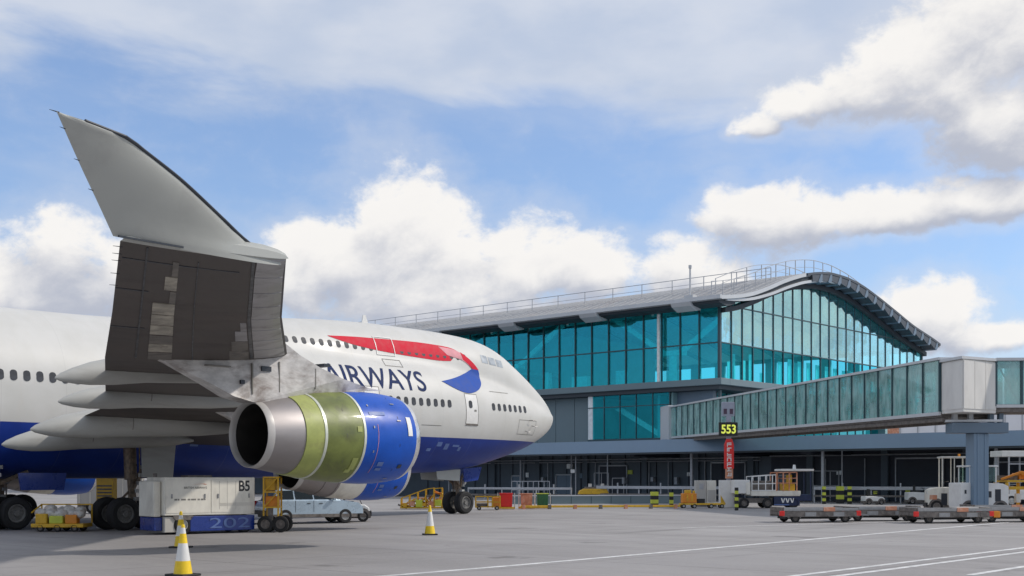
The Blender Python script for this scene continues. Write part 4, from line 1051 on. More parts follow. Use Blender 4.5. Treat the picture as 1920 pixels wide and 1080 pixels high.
    patch(-1.75, -1.735, -50, 15, rr, 'cowl_seam', 'ribfade'); patch(-0.95, -0.935, -150, 60, rr, 'cowl_seam', 'navy')
    patch(-1.6, -1.4, -38, -32, rr, 'sticker', 'paleblue'); patch(-1.6, -1.4, -45, -41, rr, 'sticker', 'paleblue'); patch(-0.8, -0.65, -42, -36, rr, 'sticker', 'edgedark')
    patch(-2.15, -0.35, -91, -89.4, rr, 'cowl_seam', 'edgedark', n=1)
    if mid == 'green':
        patch(-2.5, -2.32, -46, -28, rr, 'sticker', 'nacpale'); patch(-2.58, -2.40, -52, -46, rr, 'sticker', 'nacpale')
        patch(-2.8, -2.79, -140, 70, rr, 'cowl_seam', 'grime'); patch(-2.45, -2.3, 5, 12, rr, 'sticker', 'nacpale')
    return e
for sg in (-1, 1):
    secs = []
    yys = [1.5, 3.2, 4.6, 6.1, 8, 10, 11.7, 14.6, 17.5, 20.8, 23.2, 25.7, 28.2, 30.5]
    for yy in yys:
        secs.append([wpt(yy, s, True, 0, sg) for s in SS]+[wpt(yy, s, False, 0, sg) for s in SS[-2:0:-1]])
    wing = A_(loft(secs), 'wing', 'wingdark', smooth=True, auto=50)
    # leading-edge flap panels and their seam
    for j in range(8):
        a = 21.3+j*1.16; strip(a+0.02, a+1.12, 0.015, 0.20, sg, 0.022, 'leading_edge_panel', 'wingmetal', wing, 1, 4)
    strip(21.3, 30.4, 0.205, 0.225, sg, 0.014, 'panel_seam', 'edgedark', wing, 4, 1)
    for (a, b, s1) in ((21.1, 22.3, 0.345), (22.35, 23.5, 0.33), (23.55, 24.6, 0.305), (24.65, 25.5, 0.27)): strip(a, b, 0.232, s1, sg, 0.012, 'spar_panel', 'accessd' if s1 > 0.31 else 'wingmetal', wing, 1, 2)
    for j in range(9):
        a = 20.9+j*1.0; strip(a+0.03, a+0.93, 0.665, 0.79 if j < 6 else (0.735 if j == 7 else 0.70), sg, 0.016, 'access_panel', ('accessd', 'access', 'accessd', 'access', 'access', 'access', 'accessd', 'access', 'accessd')[j], wing, 1, 2)
    for (a, b, s0, s1) in ((21, 30.4, 0.845, 0.855), (27.6, 27.66, 0.82, 1.0), (24.4, 24.46, 0.82, 1.0), (21, 30, 0.55, 0.556), (29.6, 29.65, 0.3, 0.98)):
        strip(a, b, s0, s1, sg, 0.012, 'panel_seam', 'edgedark', wing, 3, 2)
    # white wing-tip end piece
    tp = MB(); rows = []
    for (dy, sc) in ((0, 1.0), (0.05, 0.9), (0.10, 0.5)):
        r = []
        for P in [wpt(30.5, s, True, 0, sg) for s in SS]+[wpt(30.5, s, False, 0, sg) for s in SS[-2:0:-1]]:
            r.append((10.9+(P[0]-10.9)*(0.97+0.03*sc), P[1]+sg*dy, 5.58+(P[2]-5.58)*sc))
        rows.append(r)
    tp.grid(rows, wrap=True); tp.add(rows[-1], [tuple(range(len(rows[-1])))]); A_(tp, 'wing_tip', 'winggrey', smooth=True, auto=50)
    # winglet: foil section following the swept outline
    TE = hermite([(5.50, 9.25), (5.84, 8.86), (6.26, 8.35), (6.76, 7.75)])
    LE = hermite([(5.50, 12.35), (5.60, 12.25), (5.68, 11.86), (5.78, 11.62), (6.01, 11.05), (6.38, 10.05), (6.62, 9.25), (6.70, 8.92), (6.74, 8.45), (6.76, 7.9)])
    YL = hermite([(5.5,30.5),(5.66,30.5),(5.78,30.53),(6.01,30.72),(6.38,31.1),(6.68,31.46),(6.76,31.68)]); YT = hermite([(5.5,30.56),(5.84,30.86),(6.26,31.26),(6.76,31.76)])
    secs = []
    for z in (5.50, 5.56, 5.62, 5.68, 5.78, 5.9, 6.01, 6.2, 6.38, 6.52, 6.62, 6.68, 6.72, 6.745, 6.76):
        xl, xt = LE(z), TE(z); ch = max(0.04, xl-xt)
        tt = 0.045 if ch > 1 else 0.045*ch
        r = []
        for s, h in foil(None, xl, ch, min(0.06, 0.16/max(ch, 0.3))):
            r.append((xl-s*ch, AY+sg*(YL(z)+(YT(z)-YL(z))*s+h*0.7), z-h*0.7))
        secs.append(r)
    wl = A_(loft(secs), 'winglet', 'winggrey', smooth=True, auto=60)
    ed = MB()
    zz = [5.6+1.15*i/26 for i in range(27)]
    prev = None
    for z in zz:
        p = (LE(z)+0.015, AY+sg*YL(z), z)
        if prev: ed.cyl(prev, p, 0.028, n=8)
        prev = p
    ed.build('leading_edge', 'edgedark', wl, smooth=True)
    ed = MB(); ed.bar((9.3, AY+sg*30.62, 5.50), (10.4, AY+sg*30.62, 5.49), 0.02, 0.03); ed.build('joint_seam', 'edgedark', wl)
    for (x, z, yy) in ((8.9, 5.45, 30.2), (8.95, 5.43, 29.8), (9.0, 5.41, 29.4), (9.1, 5.36, 28.6), (9.3, 5.3, 27.8)):
        _, xl, xt, zl, zt = wing_at(yy); w_ = MB().cyl((xt+0.05, AY+sg*yy, zt), (xt-0.12, AY+sg*(yy+0.02), zt-0.01), 0.008, 0.004, n=6); w_.build('static_wick', 'edgedark', wing)
    for z in (6.0, 6.3, 6.6):
        w_ = MB().cyl((TE(z)+0.02, AY+sg*YT(z), z), (TE(z)-0.06, AY+sg*YT(z), z+0.01), 0.008, 0.003, n=6); w_.build('static_wick', 'edgedark', wl)
    w_ = MB().cyl((7.8, AY+sg*31.74, 6.755), (7.66, AY+sg*31.75, 6.76), 0.010, 0.003, n=6); w_.build('static_wick', 'edgedark', wl)
    # flap track fairings
    for (yy, xt, zt, ln, r, zf) in ((18.5, 14.55, 4.42, 6.6, 0.40, 4.78), (14.6, 16.65, 4.10, 6.6, 0.40, 4.35), (9.3, 18.45, 3.52, 8.2, 0.52, 3.78), (6.1, 19.0, 3.10, 7.6, 0.50, 3.42)):
        m = MB(); prof = [(0, 0.06), (0.02, 0.26), (0.07, 0.52), (0.14, 0.76), (0.24, 0.93), (0.38, 1.0), (0.6, 0.97), (0.76, 0.8), (0.9, 0.5), (1.0, 0.1)]
        rows = []
        for f, rr in prof:
            x = xt+f*ln; zc = zt+(zf-zt)*min(1, f*2.2)+0.10*math.sin(f*math.pi)
            rows.append([(x, AY+sg*(yy+math.cos(2*math.pi*i/24)*r*rr*0.72), zc+math.sin(2*math.pi*i/24)*r*rr*(1.0 if math.sin(2*math.pi*i/24) > 0 else 0.92)) for i in range(24)])
        m.grid(rows, wrap=True); m.add(rows[0], [tuple(range(24))]); cn = A_(m, 'flap_track_fairing', 'canoe', smooth=True, auto=60)
        q = MB(); x = xt+0.42*ln; zc = zf+0.08; q.lathe((x, AY+sg*yy, zc), 'x', [(0, r*0.99), (0.03, r*0.99)], 24)
        rows = [[(x+dx, AY+sg*(yy+math.cos(2*math.pi*i/24)*r*0.735), zc+math.sin(2*math.pi*i/24)*r*(1.01 if math.sin(2*math.pi*i/24) > 0 else 0.935)) for i in range(24)] for dx in (0, 0.035)]
        q = MB(); q.grid(rows, wrap=True); q.build('fairing_seam', 'seam', cn)
    # pylons
    for (dx, dz, yy, nm) in ((0, 0, 20.8, 0), (7.95, -0.66, 11.7, 1)):
        P = [(15.5,5.0),(16.3,4.72),(17.3,4.33),(18.0,4.02),(18.6,3.90),(20.2,4.02),(21.5,4.24),(22.6,4.42),(23.25,4.46),(22.6,4.50),(21.6,4.68),(20.8,4.93),(20.1,5.22),(19.6,5.5),(17.5,5.6),(16.0,5.3)]
        m = MB(); lay = []
        for wy in (-1, 1):
            lay.append([(x+dx, AY+sg*yy+wy*0.30*max(0.12, min(1, (x-15.3)/2.6, (23.45-x)/1.6)), z+dz) for x, z in P])
        m.grid([a+[a[0]] for a in lay]); n = len(P); m.add(lay[0], [tuple(range(n))]); m.add(lay[1], [tuple(range(n))])
        py = A_(m, 'pylon', 'pylon', bevel=0.03)
        for (x, z, w, h, mt) in ((18.85, 4.72, 0.3, 0.13, 'edgedark'), (17.2, 4.75, 0.7, 0.03, 'seam'), (19.4, 4.2, 0.03, 0.8, 'seam'), (18.55, 4.1, 0.03, 0.8, 'seam'), (20.6, 4.35, 0.03, 0.55, 'seam'), (20.9, 4.98, 0.22, 0.08, 'edgedark'), (18.2, 4.35, 0.12, 0.1, 'edgedark')):
            q = MB().box(x+dx, x+dx+w, AY+sg*yy-0.31, AY+sg*yy+0.31, z+dz, z+dz+h); q.build('vent' if mt == 'edgedark' else 'panel_seam', mt, py)
        if nm == 0: make_engine(23.75, AY+sg*20.8, 3.08, 'green', sg)
        else: make_engine(31.95, AY+sg*11.7, 2.40, 'white', sg)

# ---- undercarriage
def wheel_mesh(r, w, n=28):
    mb = MB().wheel((0, 0, 0), r, w, 'y', n)
    me = bpy.data.meshes.new('wheel'); me.from_pydata(mb.v, [], mb.f); me.materials.append(M['rubber']); me.materials.append(M['hub'])
    for p, k in zip(me.polygons, mb.mi): p.material_index = k; p.use_smooth = True
    bm = bmesh.new(); bm.from_mesh(me); bmesh.ops.recalc_face_normals(bm, faces=bm.faces)
    for e in bm.edges:
        if len(e.link_faces) == 2 and e.calc_face_angle(0) > R(35): e.smooth = False
    bm.to_mesh(me); bm.free(); return me
WH = wheel_mesh(0.622, 0.46)
def bogie(x, y, ztop, lean):
    m = MB().cyl((x, y, 0.78), (x, y+lean*0.15, 2.0), 0.15, n=14).cyl((x, y+lean*0.15, 1.9), (x, y+lean*0.3, ztop), 0.24, n=14)
    m.cyl((x-0.95, y, 0.72), (x+0.95, y, 0.72), 0.14, n=12)
    for s in (-1, 1): m.cyl((x+s*0.735, y-0.62, 0.64), (x+s*0.735, y+0.62, 0.64), 0.09, n=10)
    m.bar((x, y, 1.6), (x+1.5, y+lean*0.4, ztop-0.2), 0.14).bar((x, y, 1.6), (x-0.55, y, 1.1), 0.07).bar((x-0.55, y, 1.1), (x-0.1, y, 0.8), 0.07)
    m.bar((x+0.1, y, min(2.4, ztop-0.3)), (x+0.3, y+lean*1.6, ztop-0.1), 0.12).cyl((x-0.2, y-0.1, 0.8), (x-0.2, y-0.1, ztop), 0.035, n=6).cyl((x+0.2, y-0.16, 0.8), (x+0.15, y-0.2, ztop), 0.03, n=6)
    g = A_(m, 'main_gear', 'bronze', smooth=True, auto=40)
    for s in (-1, 1):
        for t in (-1, 1):
            o = link('wheel', WH, g); o.location = (x+s*0.735, y+t*0.56, 0.622)
    for k in range(5):
        q = MB().box(x-0.1+0.07*k, x+0.12+0.07*k, y-0.3, y-0.18, 1.1+0.3*k, 1.24+0.3*k); q.build('valve_block', 'gearwhite' if k % 2 else 'steel', g)
    return g
for sg in (-1, 1):
    bogie(24.35, AY+sg*5.5, 3.9, -sg); bogie(20.45, AY+sg*1.95, 2.4, 0)
    m = MB().prism([(24.45,1.98),(25.75,1.98),(25.9,3.5),(24.4,3.5)], 'y', AY+sg*5.95, AY+sg*6.03); d = A_(m, 'gear_door', 'canoe', bevel=0.015)
    m = MB().prism([(21.2,1.5),(22.9,1.5),(23.0,2.15),(21.1,2.15)], 'y', AY+sg*2.9, AY+sg*2.98); A_(m, 'gear_door', 'blue')
    m = MB().prism([(18.0,1.4),(19.6,1.4),(19.7,2.2),(17.9,2.2)], 'y', AY+sg*3.0, AY+sg*3.07); A_(m, 'gear_door', 'blue')
# nose gear
gx = 47.5
m = MB().cyl((gx, AY, 0.62), (gx-0.05, AY, 1.5), 0.11, n=12).cyl((gx-0.05, AY, 1.35), (gx-0.3, AY, 2.9), 0.17, n=14)
m.cyl((gx, AY-0.46, 0.62), (gx, AY+0.46, 0.62), 0.09, n=10)
m.bar((gx-0.1, AY-0.2, 1.6), (gx-1.5, AY-0.45, 2.7), 0.1).bar((gx-0.1, AY+0.2, 1.6), (gx-1.5, AY+0.45, 2.7), 0.1)
m.bar((gx+0.18, AY, 0.75), (gx+0.42, AY, 1.1), 0.09).bar((gx+0.42, AY, 1.1), (gx+0.1, AY, 1.5), 0.09)
for s in (-1, 1): m.cyl((gx+0.05, AY+s*0.18, 1.5), (gx-0.05, AY+s*0.34, 2.1), 0.06, n=8).cyl((gx-0.15, AY+s*0.2, 1.2), (gx-0.3, AY+s*0.25, 2.6), 0.03, n=6)
ng = A_(m, 'nose_gear', 'bronze', smooth=True, auto=40)
for s in (-1, 1):
    o = link('wheel', WH, ng); o.location = (gx, AY+s*0.46, 0.622)
    q = MB().cyl((gx+0.22, AY+s*0.22, 1.72), (gx+0.34, AY+s*0.22, 1.72), 0.11, n=14); q.build('taxi_light', 'lamp', ng)
q = MB().box(gx-0.1, gx+0.1, AY-0.42, AY+0.42, 1.22, 1.34); q.build('steering_collar', 'gearwhite', ng)
for (dx, dy, z, w) in ((0.1, -0.2, 1.5, 0.14), (-0.35, -0.2, 1.9, 0.18), (0.05, -0.22, 2.05, 0.12), (-0.2, 0.15, 1.7, 0.14)):
    q = MB().box(gx+dx, gx+dx+w, AY+dy-0.08, AY+dy, z, z+0.16); q.build('valve_block', 'gearwhite', ng)
for s in (-1, 1):
    m = MB().prism([(gx-0.1,1.75),(gx+1.0,1.85),(gx+1.3,2.6),(gx-0.2,2.5)], 'y', AY+s*0.58-0.02, AY+s*0.58+0.02); A_(m, 'gear_door', 'blue', bevel=0.01)
    m = MB().prism([(gx-2.2,1.9),(gx-0.5,1.8),(gx-0.45,2.45),(gx-2.3,2.4)], 'y', AY+s*0.62-0.02, AY+s*0.62+0.02); A_(m, 'gear_door', 'winggrey', bevel=0.01)
q = MB().box(gx+0.55, gx+0.6, AY-0.2, AY+0.16, 1.95, 2.3); A_(q, 'gear_placard', 'lamp')

# ------------------------------------------------------------------ things on the apron (local +x runs to the right of the view, -y faces it)
V = -YAW
def P_(mb, name, mt, par, **k): return mb.build(name, mt, par, **k)
def wheel_obj(par, x, y, r, w, name='wheel', rim='gearwhite', axis='y'):
    mb = MB().wheel((x, y, r), r, w, axis, 18); return mb.build(name, ['rubber', rim], par, smooth=True, auto=35)

def cone(loc, label, pat, h=1.0, rz=0.2):
    t = thing('traffic_cone', label, 'traffic cone', loc, rz, 'striped cones on the apron')
    m = MB().box(-0.25, 0.25, -0.25, 0.25, 0, 0.05); P_(m, 'base', 'black', t, bevel=0.015)
    r = lambda z: 0.185-(0.185-0.035)*(z/h)
    for (a, b, mt) in pat:
        m = MB().lathe((0, 0, 0.045), 'z', [(a*h*0.96, r(a*h)), (b*h*0.96, r(b*h))], 28)
        if b >= 0.999: m.lathe((0, 0, 0.045), 'z', [(h*0.96, r(h)), (h*0.975, 0.02), (h*0.975, 0.001)], 28)
        P_(m, 'body' if mt != 'white' else 'sleeve', mt, t, smooth=True)
    return t
M['coneyellow'] = mat('cone_yellow', (0.88, 0.60, 0.01), 0.45, var=0.08, dirt=((0.4, 0.25, 0.03), 0.3), dscale=6)
cone((13.34, 20.77, 0), 'nearest yellow and white traffic cone, at the bottom edge of the picture', [(0,.27,'coneyellow'),(.27,.63,'white'),(.63,.83,'coneyellow'),(.83,.95,'white'),(.95,1,'coneyellow')])
cone((18.78, 29.34, 0), 'yellow and white cone half hidden behind the nearest cone', [(0,.3,'coneyellow'),(.3,.6,'white'),(.6,.78,'coneyellow'),(.78,.9,'white'),(.9,1,'coneyellow')], rz=0.5)
cone((28.78, 29.7, 0), 'lone yellow cone with a tall white sleeve, in front of the nose gear', [(0,.28,'coneyellow'),(.28,.78,'white'),(.78,1,'coneyellow')], rz=0.9)

# --- ground power unit with the mark B5
t = thing('ground_power_unit', 'long pale box-bodied ground power unit with a blue skirt, marked B5', 'power unit', (24.30, 36.10, 0), R(-8))
H2 = 1.72
m = MB().box(-H2+0.02, H2, 0.0, 1.5, 0.66, 1.98); P_(m, 'body', 'cream', t, bevel=0.03)
m = MB().box(-H2-0.26, -H2, 0.25, 1.5, 0.62, 1.84); P_(m, 'end_cabinet', 'cream', t, bevel=0.03)
m = MB().box(-0.75, H2, 0.02, 1.48, 0.10, 0.63); P_(m, 'skirt', 'blue', t, bevel=0.02)
m = MB().box(-H2-0.24, -H2+0.05, 0.25, 1.45, 0.14, 0.60); P_(m, 'skirt', 'blue', t, bevel=0.02)
m = MB().box(-H2+0.06, -1.25, 0.08, 1.45, 0.08, 0.62); P_(m, 'step_box', 'warmgrey', t, bevel=0.02)
for (a, b) in ((-H2+0.06, -0.02), (0.02, H2-0.04)):
    m = MB().box(a, b, -0.016, 0.0, 0.74, 1.90); P_(m, 'side_panel', 'cream', t, bevel=0.008)
for zz in (0.98, 1.02, 1.06): 
    m = MB().box(0.35, H2-0.1, -0.024, -0.015, zz, zz+0.012); P_(m, 'rib', 'warmgrey', t)
for x in (-H2+0.25, -0.25, 0.25, 1.45):
    m = MB().box(x, x+0.05, -0.04, -0.016, 1.25, 1.4); P_(m, 'latch', 'steel', t)
for x in (-1.0, 1.35): wheel_obj(t, x, 0.14, 0.33, 0.22); wheel_obj(t, x, 1.36, 0.33, 0.22)
m = MB().prism([(-1.38,0.63),(-1.3,0.66),(-0.7,0.66),(-0.62,0.63),(-0.72,0.50),(-1.28,0.50)], 'y', 0.02, 0.06); P_(m, 'wheel_arch', 'grime', t)
m = MB().cyl((-1.6, 1.0, 1.98), (-1.6, 1.0, 2.12), 0.07, n=10).box(-0.6, 0.3, 0.5, 1.1, 1.98, 2.05); P_(m, 'exhaust', 'grime', t)
text_obj('lettering', 'B5', 0.36, (1.28, -0.02, 1.50), (1, 0, 0), (0, 0, 1), 'letter', t, sx=0.85, bold=0.012, center=True)
text_obj('lettering', '202', 0.36, (0.72, 0.0, 0.20), (1, 0, 0), (0, 0, 1), 'paleblue', t, sx=2.1, center=True)
text_obj('lettering', 'BRITISH AIRWAYS', 0.075, (-0.58, -0.022, 1.58), (1, 0, 0), (0, 0, 1), 'letter', t, center=True)
m = MB().prism([(-0.72,1.725),(-0.25,1.76),(-0.14,1.735),(-0.22,1.72),(-0.3,1.745)], 'y', -0.022, -0.017); P_(m, 'ribbon', 'terra', t)
m = MB()
for i, w in enumerate((.10,.06,.12,.05,.09,.11,.06,.08,.1,.05)): m.box(-1.35+0.122*i, -1.35+0.122*i+w, -0.022, -0.017, 1.18, 1.235)
P_(m, 'worn_lettering', 'seam', t)
for x in (0.32, 0.62, 0.95): 
    m = MB().box(x, x+0.015, -0.02, -0.015, 0.85, 1.85); P_(m, 'streak', 'warmgrey', t)

# --- yellow platform frame just right of it
t = thing('service_platform', 'narrow yellow step frame on small wheels beside the B5 power unit', 'service platform', (26.35, 35.35, 0), V)
m = MB()
for x in (-0.28, 0.24):
    for y in (0, 0.6): m.bar((x, y, 0.3), (x, y, 2.0), 0.055)
for z in (0.9, 1.45, 1.98): m.bar((-0.28, 0, z), (0.24, 0, z), 0.05).bar((-0.28, 0.6, z), (0.24, 0.6, z), 0.05).bar((-0.28, 0, z), (-0.28, 0.6, z), 0.05).bar((0.24, 0, z), (0.24, 0.6, z), 0.05)
m.bar((-0.28, 0, 0.9), (0.24, 0, 1.45), 0.035).bar((-0.28, 0, 1.45), (0.24, 0, 2.0), 0.035)
P_(m, 'frame', 'yellow', t)
m = MB().box(-0.26, 0.1, 0.1, 0.55, 1.5, 1.94); P_(m, 'hose_cabinet', 'yellow', t, bevel=0.02)
m = MB().box(-0.24, 0.2, 0.08, 0.55, 0.9, 1.3); P_(m, 'battery_box', 'orange', t, bevel=0.02)
m = MB().box(-0.3, 0.4, 0, 0.7, 0.24, 0.36).bar((-0.05, 0.1, 0.36), (-0.05, 0.1, 0.9), 0.16); P_(m, 'chassis', 'grime', t)
for x in (-0.2, 0.34): wheel_obj(t, x, -0.05, 0.3, 0.16, rim='grime'); wheel_obj(t, x, 0.72, 0.3, 0.16, rim='grime')

# --- silver-blue estate car
t = thing('estate_car', 'silver-blue estate car parked behind the outboard engine exhaust', 'car', (33.0, 41.6, 0), R(-18))
S = [(-2.15,0.42),(-2.2,0.75),(-2.12,0.98),(-1.95,1.02),(-1.75,1.46),(-1.6,1.52),(0.35,1.52),(0.55,1.48),(1.15,1.04),(1.95,0.90),(2.16,0.72),(2.18,0.42)]
m = MB(); rows = []
for (y, k) in ((-0.86, 0.0), (-0.84, 0.35), (-0.66, 1.0), (0.66, 1.0), (0.84, 0.35), (0.86, 0.0)):
    r = []
    for (x, z) in S:
        zz = z if z < 1.0 else 0.98+(z-0.98)*(1.0 if k > 0.9 else k*0.2); 
        r.append((x*(1.0 if z > 0.9 or k > 0.5 else 1.0), y, zz))
    rows.append(r)
m.grid(rows); m.add(rows[0], [tuple(range(len(S)))]); m.add(rows[-1], [tuple(range(len(S)))])
P_(m, 'body', 'silverblue', t, smooth=True, auto=30)
def sidewin(pts, name='side_window', mt='carglass'):
    # leaning glass house: y follows height
    for s in (-1, 1):
        q = MB(); f = lambda z: s*(0.845-(z-1.0)*0.33+0.02)
        q.add([(x, f(z), z) for x, z in pts]+[(x, f(z)-s*0.012, z) for x, z in pts], [tuple(range(len(pts))), tuple(range(2*len(pts)-1, len(pts)-1, -1))])
        P_(q, name, mt, t)
sidewin([(-1.72,1.06),(-1.62,1.42),(-1.0,1.43),(-0.98,1.06)]); sidewin([(-0.9,1.06),(-0.92,1.43),(-0.15,1.43),(-0.12,1.06)]); sidewin([(-0.05,1.06),(-0.08,1.43),(0.42,1.42),(0.95,1.06)])
m = MB().add([(0.56,-0.6,1.475),(0.56,0.6,1.475),(1.13,0.72,1.06),(1.13,-0.72,1.06)], [(0,1,2,3)]); 
m = MB(); m.add([(0.60,-0.6,1.475),(0.60,0.6,1.475),(1.16,0.74,1.07),(1.16,-0.74,1.07)], [(0,1,2,3)]); P_(m, 'windscreen', 'carglass', t)
m = MB().box(-2.24, -2.1, -0.8, 0.8, 0.40, 0.58).box(2.1, 2.24, -0.8, 0.8, 0.36, 0.56); P_(m, 'bumper', 'grime', t, bevel=0.03)
m = MB().box(-2.0, 1.9, -0.875, 0.875, 0.28, 0.42); P_(m, 'sill', 'grime', t)
for s in (-1, 1):
    m = MB().box(1.98, 2.16, s*0.62-0.14, s*0.62+0.14, 0.66, 0.80); P_(m, 'headlight', 'lamp', t, bevel=0.03)
    m = MB().box(-2.2, -2.08, s*0.72-0.08, s*0.72+0.08, 0.70, 0.98); P_(m, 'tail_light', 'red', t, bevel=0.02)
    m = MB().box(0.72, 0.86, s*0.96-0.09, s*0.96+0.09, 1.0, 1.14); P_(m, 'mirror', 'silverblue', t, bevel=0.03)
    m = MB()
    for (x0, x1) in ((-0.92, -0.93), (-0.1, -0.11)): m.box(x0, x0+0.012, s*0.858, s*0.868, 0.5, 1.0)
    m.box(-0.4, -0.25, s*0.86, s*0.885, 0.86, 0.89).box(0.3, 0.15, s*0.86, s*0.885, 0.86, 0.89); P_(m, 'door_seam', 'black', t)
for x in (-1.35, 1.35):
    for s in (-1, 1): wheel_obj(t, x, s*0.78, 0.32, 0.2)
m = MB().bar((-1.5,-0.5,1.56),(0.3,-0.5,1.56),0.04).bar((-1.5,0.5,1.56),(0.3,0.5,1.56),0.04).bar((-0.2,-0.5,1.58),(-0.2,0.5,1.58),0.05); P_(m, 'roof_rack', 'galv', t)

# --- tugs: one builder, several bodies
def tug(loc, rz, label, L_=3.0, W_=1.5, hood=1.0, cab=None, col='white', group=None, r=0.36, name='baggage_tractor', z0=0.42):
    t = thing(name, label, 'tractor', loc, rz, group)
    m = MB().prism([(-L_/2, z0), (-L_/2, hood), (-0.15*L_, hood+0.02), (0.38*L_, hood-0.04), (L_/2, hood-0.18), (L_/2, z0)], 'y', -W_/2, W_/2); P_(m, 'body', col, t, bevel=0.05)
    m = MB().box(-L_/2-0.06, L_/2+0.06, -W_/2+0.1, W_/2-0.1, z0-0.18, z0); P_(m, 'chassis', 'grime', t)
    m = MB().box(L_/2, L_/2+0.1, -W_/2+0.05, W_/2-0.05, z0-0.08, z0+0.14); P_(m, 'bumper', 'black', t)
    for s in (-1, 1):
        for x in (-L_*0.32, L_*0.32):
            wheel_obj(t, x, s*(W_/2-0.09), r, 0.24)
            q = MB(); a = [(x+math.cos(R(k*20))*(r+0.09), r+math.sin(R(k*20))*(r+0.09)) for k in range(0, 10)]; 
            q.prism([(x-r-0.09, r-0.05)]+a[::-1]+[(x+r+0.09, r-0.05)], 'y', s*(W_/2-0.005), s*(W_/2+0.012)); P_(q, 'wheel_arch', 'grime', t)
        m = MB().box(L_/2-0.02, L_/2+0.03, s*W_*0.33-0.08, s*W_*0.33+0.08, hood-0.38, hood-0.24); P_(m, 'headlight', 'lamp', t)
    if cab:
        x0, x1, zt = cab; w = W_/2-0.08
        m = MB()
        for x in (x0, x1):
            for y in (-w, w): m.bar((x, y, hood), (x, y, zt), 0.07)
        m.bar(((x0+x1)/2, -w, hood), ((x0+x1)/2, -w, zt), 0.05).bar(((x0+x1)/2, w, hood), ((x0+x1)/2, w, zt), 0.05); P_(m, 'cab_frame', col, t)
        m = MB().box(x0-0.12, x1+0.12, -w-0.08, w+0.08, zt, zt+0.09); P_(m, 'cab_roof', 'white', t, bevel=0.03)
        if zt-hood < 1.2:
            for y in (-w, w): m = MB().box(x0+0.05, x1-0.05, y-0.01, y+0.01, hood+0.05, zt-0.03); P_(m, 'cab_glass', 'clearglass', t)
            for x in (x0, x1): m = MB().box(x-0.01, x+0.01, -w+0.05, w-0.05, hood+0.05, zt-0.03); P_(m, 'windscreen', 'clearglass', t)
        m = MB().cyl((x0+0.3, 0, zt+0.09), (x0+0.3, 0, zt+0.24), 0.07, n=10); P_(m, 'beacon', 'amber', t)
    m = MB().box(-0.32, 0.1, -0.25, 0.25, hood, hood+0.12).box(-0.4, -0.3, -0.25, 0.25, hood, hood+0.55); P_(m, 'seat', 'black', t, bevel=0.03)
    m = MB().cyl((0.45, 0, hood-0.02), (0.3, 0, hood+0.3), 0.02, n=6); m.lathe((0.3, 0, hood+0.3), 'z', [(0, 0.17), (0.02, 0.19), (0.04, 0.17)], 14); P_(m, 'steering_wheel', 'black', t)
    return t
tug((35.6, 41.8, 0), V+R(8), 'small white open tractor at the right of the estate car, under the inboard engine', 1.55, 1.1, 0.80, None, 'white', r=0.26, z0=0.34)
tA = tug((68.4, 27.6, 0), V+R(168), 'white tractor with a tall open canopy, left of the bridge column', 2.7, 1.5, 1.45, (-0.75, 0.55, 3.12), 'cream', name='canopy_tractor')
for (a, b) in (((-1.3,-0.8,1.5), (-1.3,-0.8,2.2)),): P_(MB().bar(a, b, 0.05), 'grab_post', 'galv', tA)
for s in (-1, 1): P_(MB().box(0.85, 1.25, s*0.76, s*0.765, 0.75, 1.0), 'side_badge', 'terra', tA); P_(MB().box(0.3, 0.62, s*0.755, s*0.775, 0.42, 1.1), 'step_recess', 'edgedark', tA)
tB = tug((63.9, 24.3, 0), V+R(4), 'white tractor with a glazed square cab, in front of the bridge column', 2.6, 1.5, 1.72, (-0.75, 0.62, 2.55), 'white', name='cab_tractor')
for s in (-1, 1):
    for (x0, x1, z0, z1) in ((-1.1,-1.0,1.15,1.35), (-0.55,-0.45,1.15,1.35), (-0.2,0.35,0.95,1.28), (0.55,0.85,0.75,1.38)): P_(MB().box(x0, x1, s*0.752, s*0.77, z0, z1), 'vent', 'edgedark', tB)
tug((85.2, 40.3, 0), V+R(5), 'low white cart to the right of the three striped posts', 1.5, 1.0, 0.62, None, 'white', r=0.2, name='small_service_cart', z0=0.25)
tug((89.5, 38.6, 0), V-R(4), 'low white tractor parked before the crash barrier, left of the canopy tractor', 1.9, 1.1, 0.9, None, 'white', r=0.24, name='low_tractor', z0=0.3)

# --- yellow equipment under the tail side of the wing
t = thing('hose_trolley', 'yellow trolley heaped with white sacking and crates, between the left-hand gear wheels', 'trolley', (21.45, 41.5, 0), V)
m = MB().box(-0.95, 0.95, -0.1, 0.9, 0.16, 0.30); P_(m, 'chassis', 'yellow', t, bevel=0.02)
for x in (-0.62, 0.0, 0.62): wheel_obj(t, x, -0.04, 0.14, 0.12, rim='grime'); wheel_obj(t, x, 0.84, 0.14, 0.12, rim='grime')
for i, (x, y, z, rr) in enumerate(((-0.7,.2,.78,.22),(-0.35,.3,.74,.26),(0.05,.25,.72,.24),(0.4,.35,.70,.24),(0.72,.2,.74,.2),(-0.5,.6,.9,.24),(0.2,.6,.86,.25),(0.6,.6,.84,.22),(-.1,.7,.8,.24))):
    bm = bmesh.new(); bmesh.ops.create_icosphere(bm, subdivisions=3, radius=rr)
    for v in bm.verts:
        n = math.sin(v.co.x*17+i)*math.cos(v.co.y*15+i*2)*math.sin(v.co.z*19); v.co *= 1+0.16*n; v.co.z *= 0.8; v.co += Vector((x, y, z-0.1))
    me = bpy.data.meshes.new('sack'); bm.to_mesh(me); bm.free(); me.materials.append(M['sack'])
    for p in me.polygons: p.use_smooth = True
    link('sack', me, t)
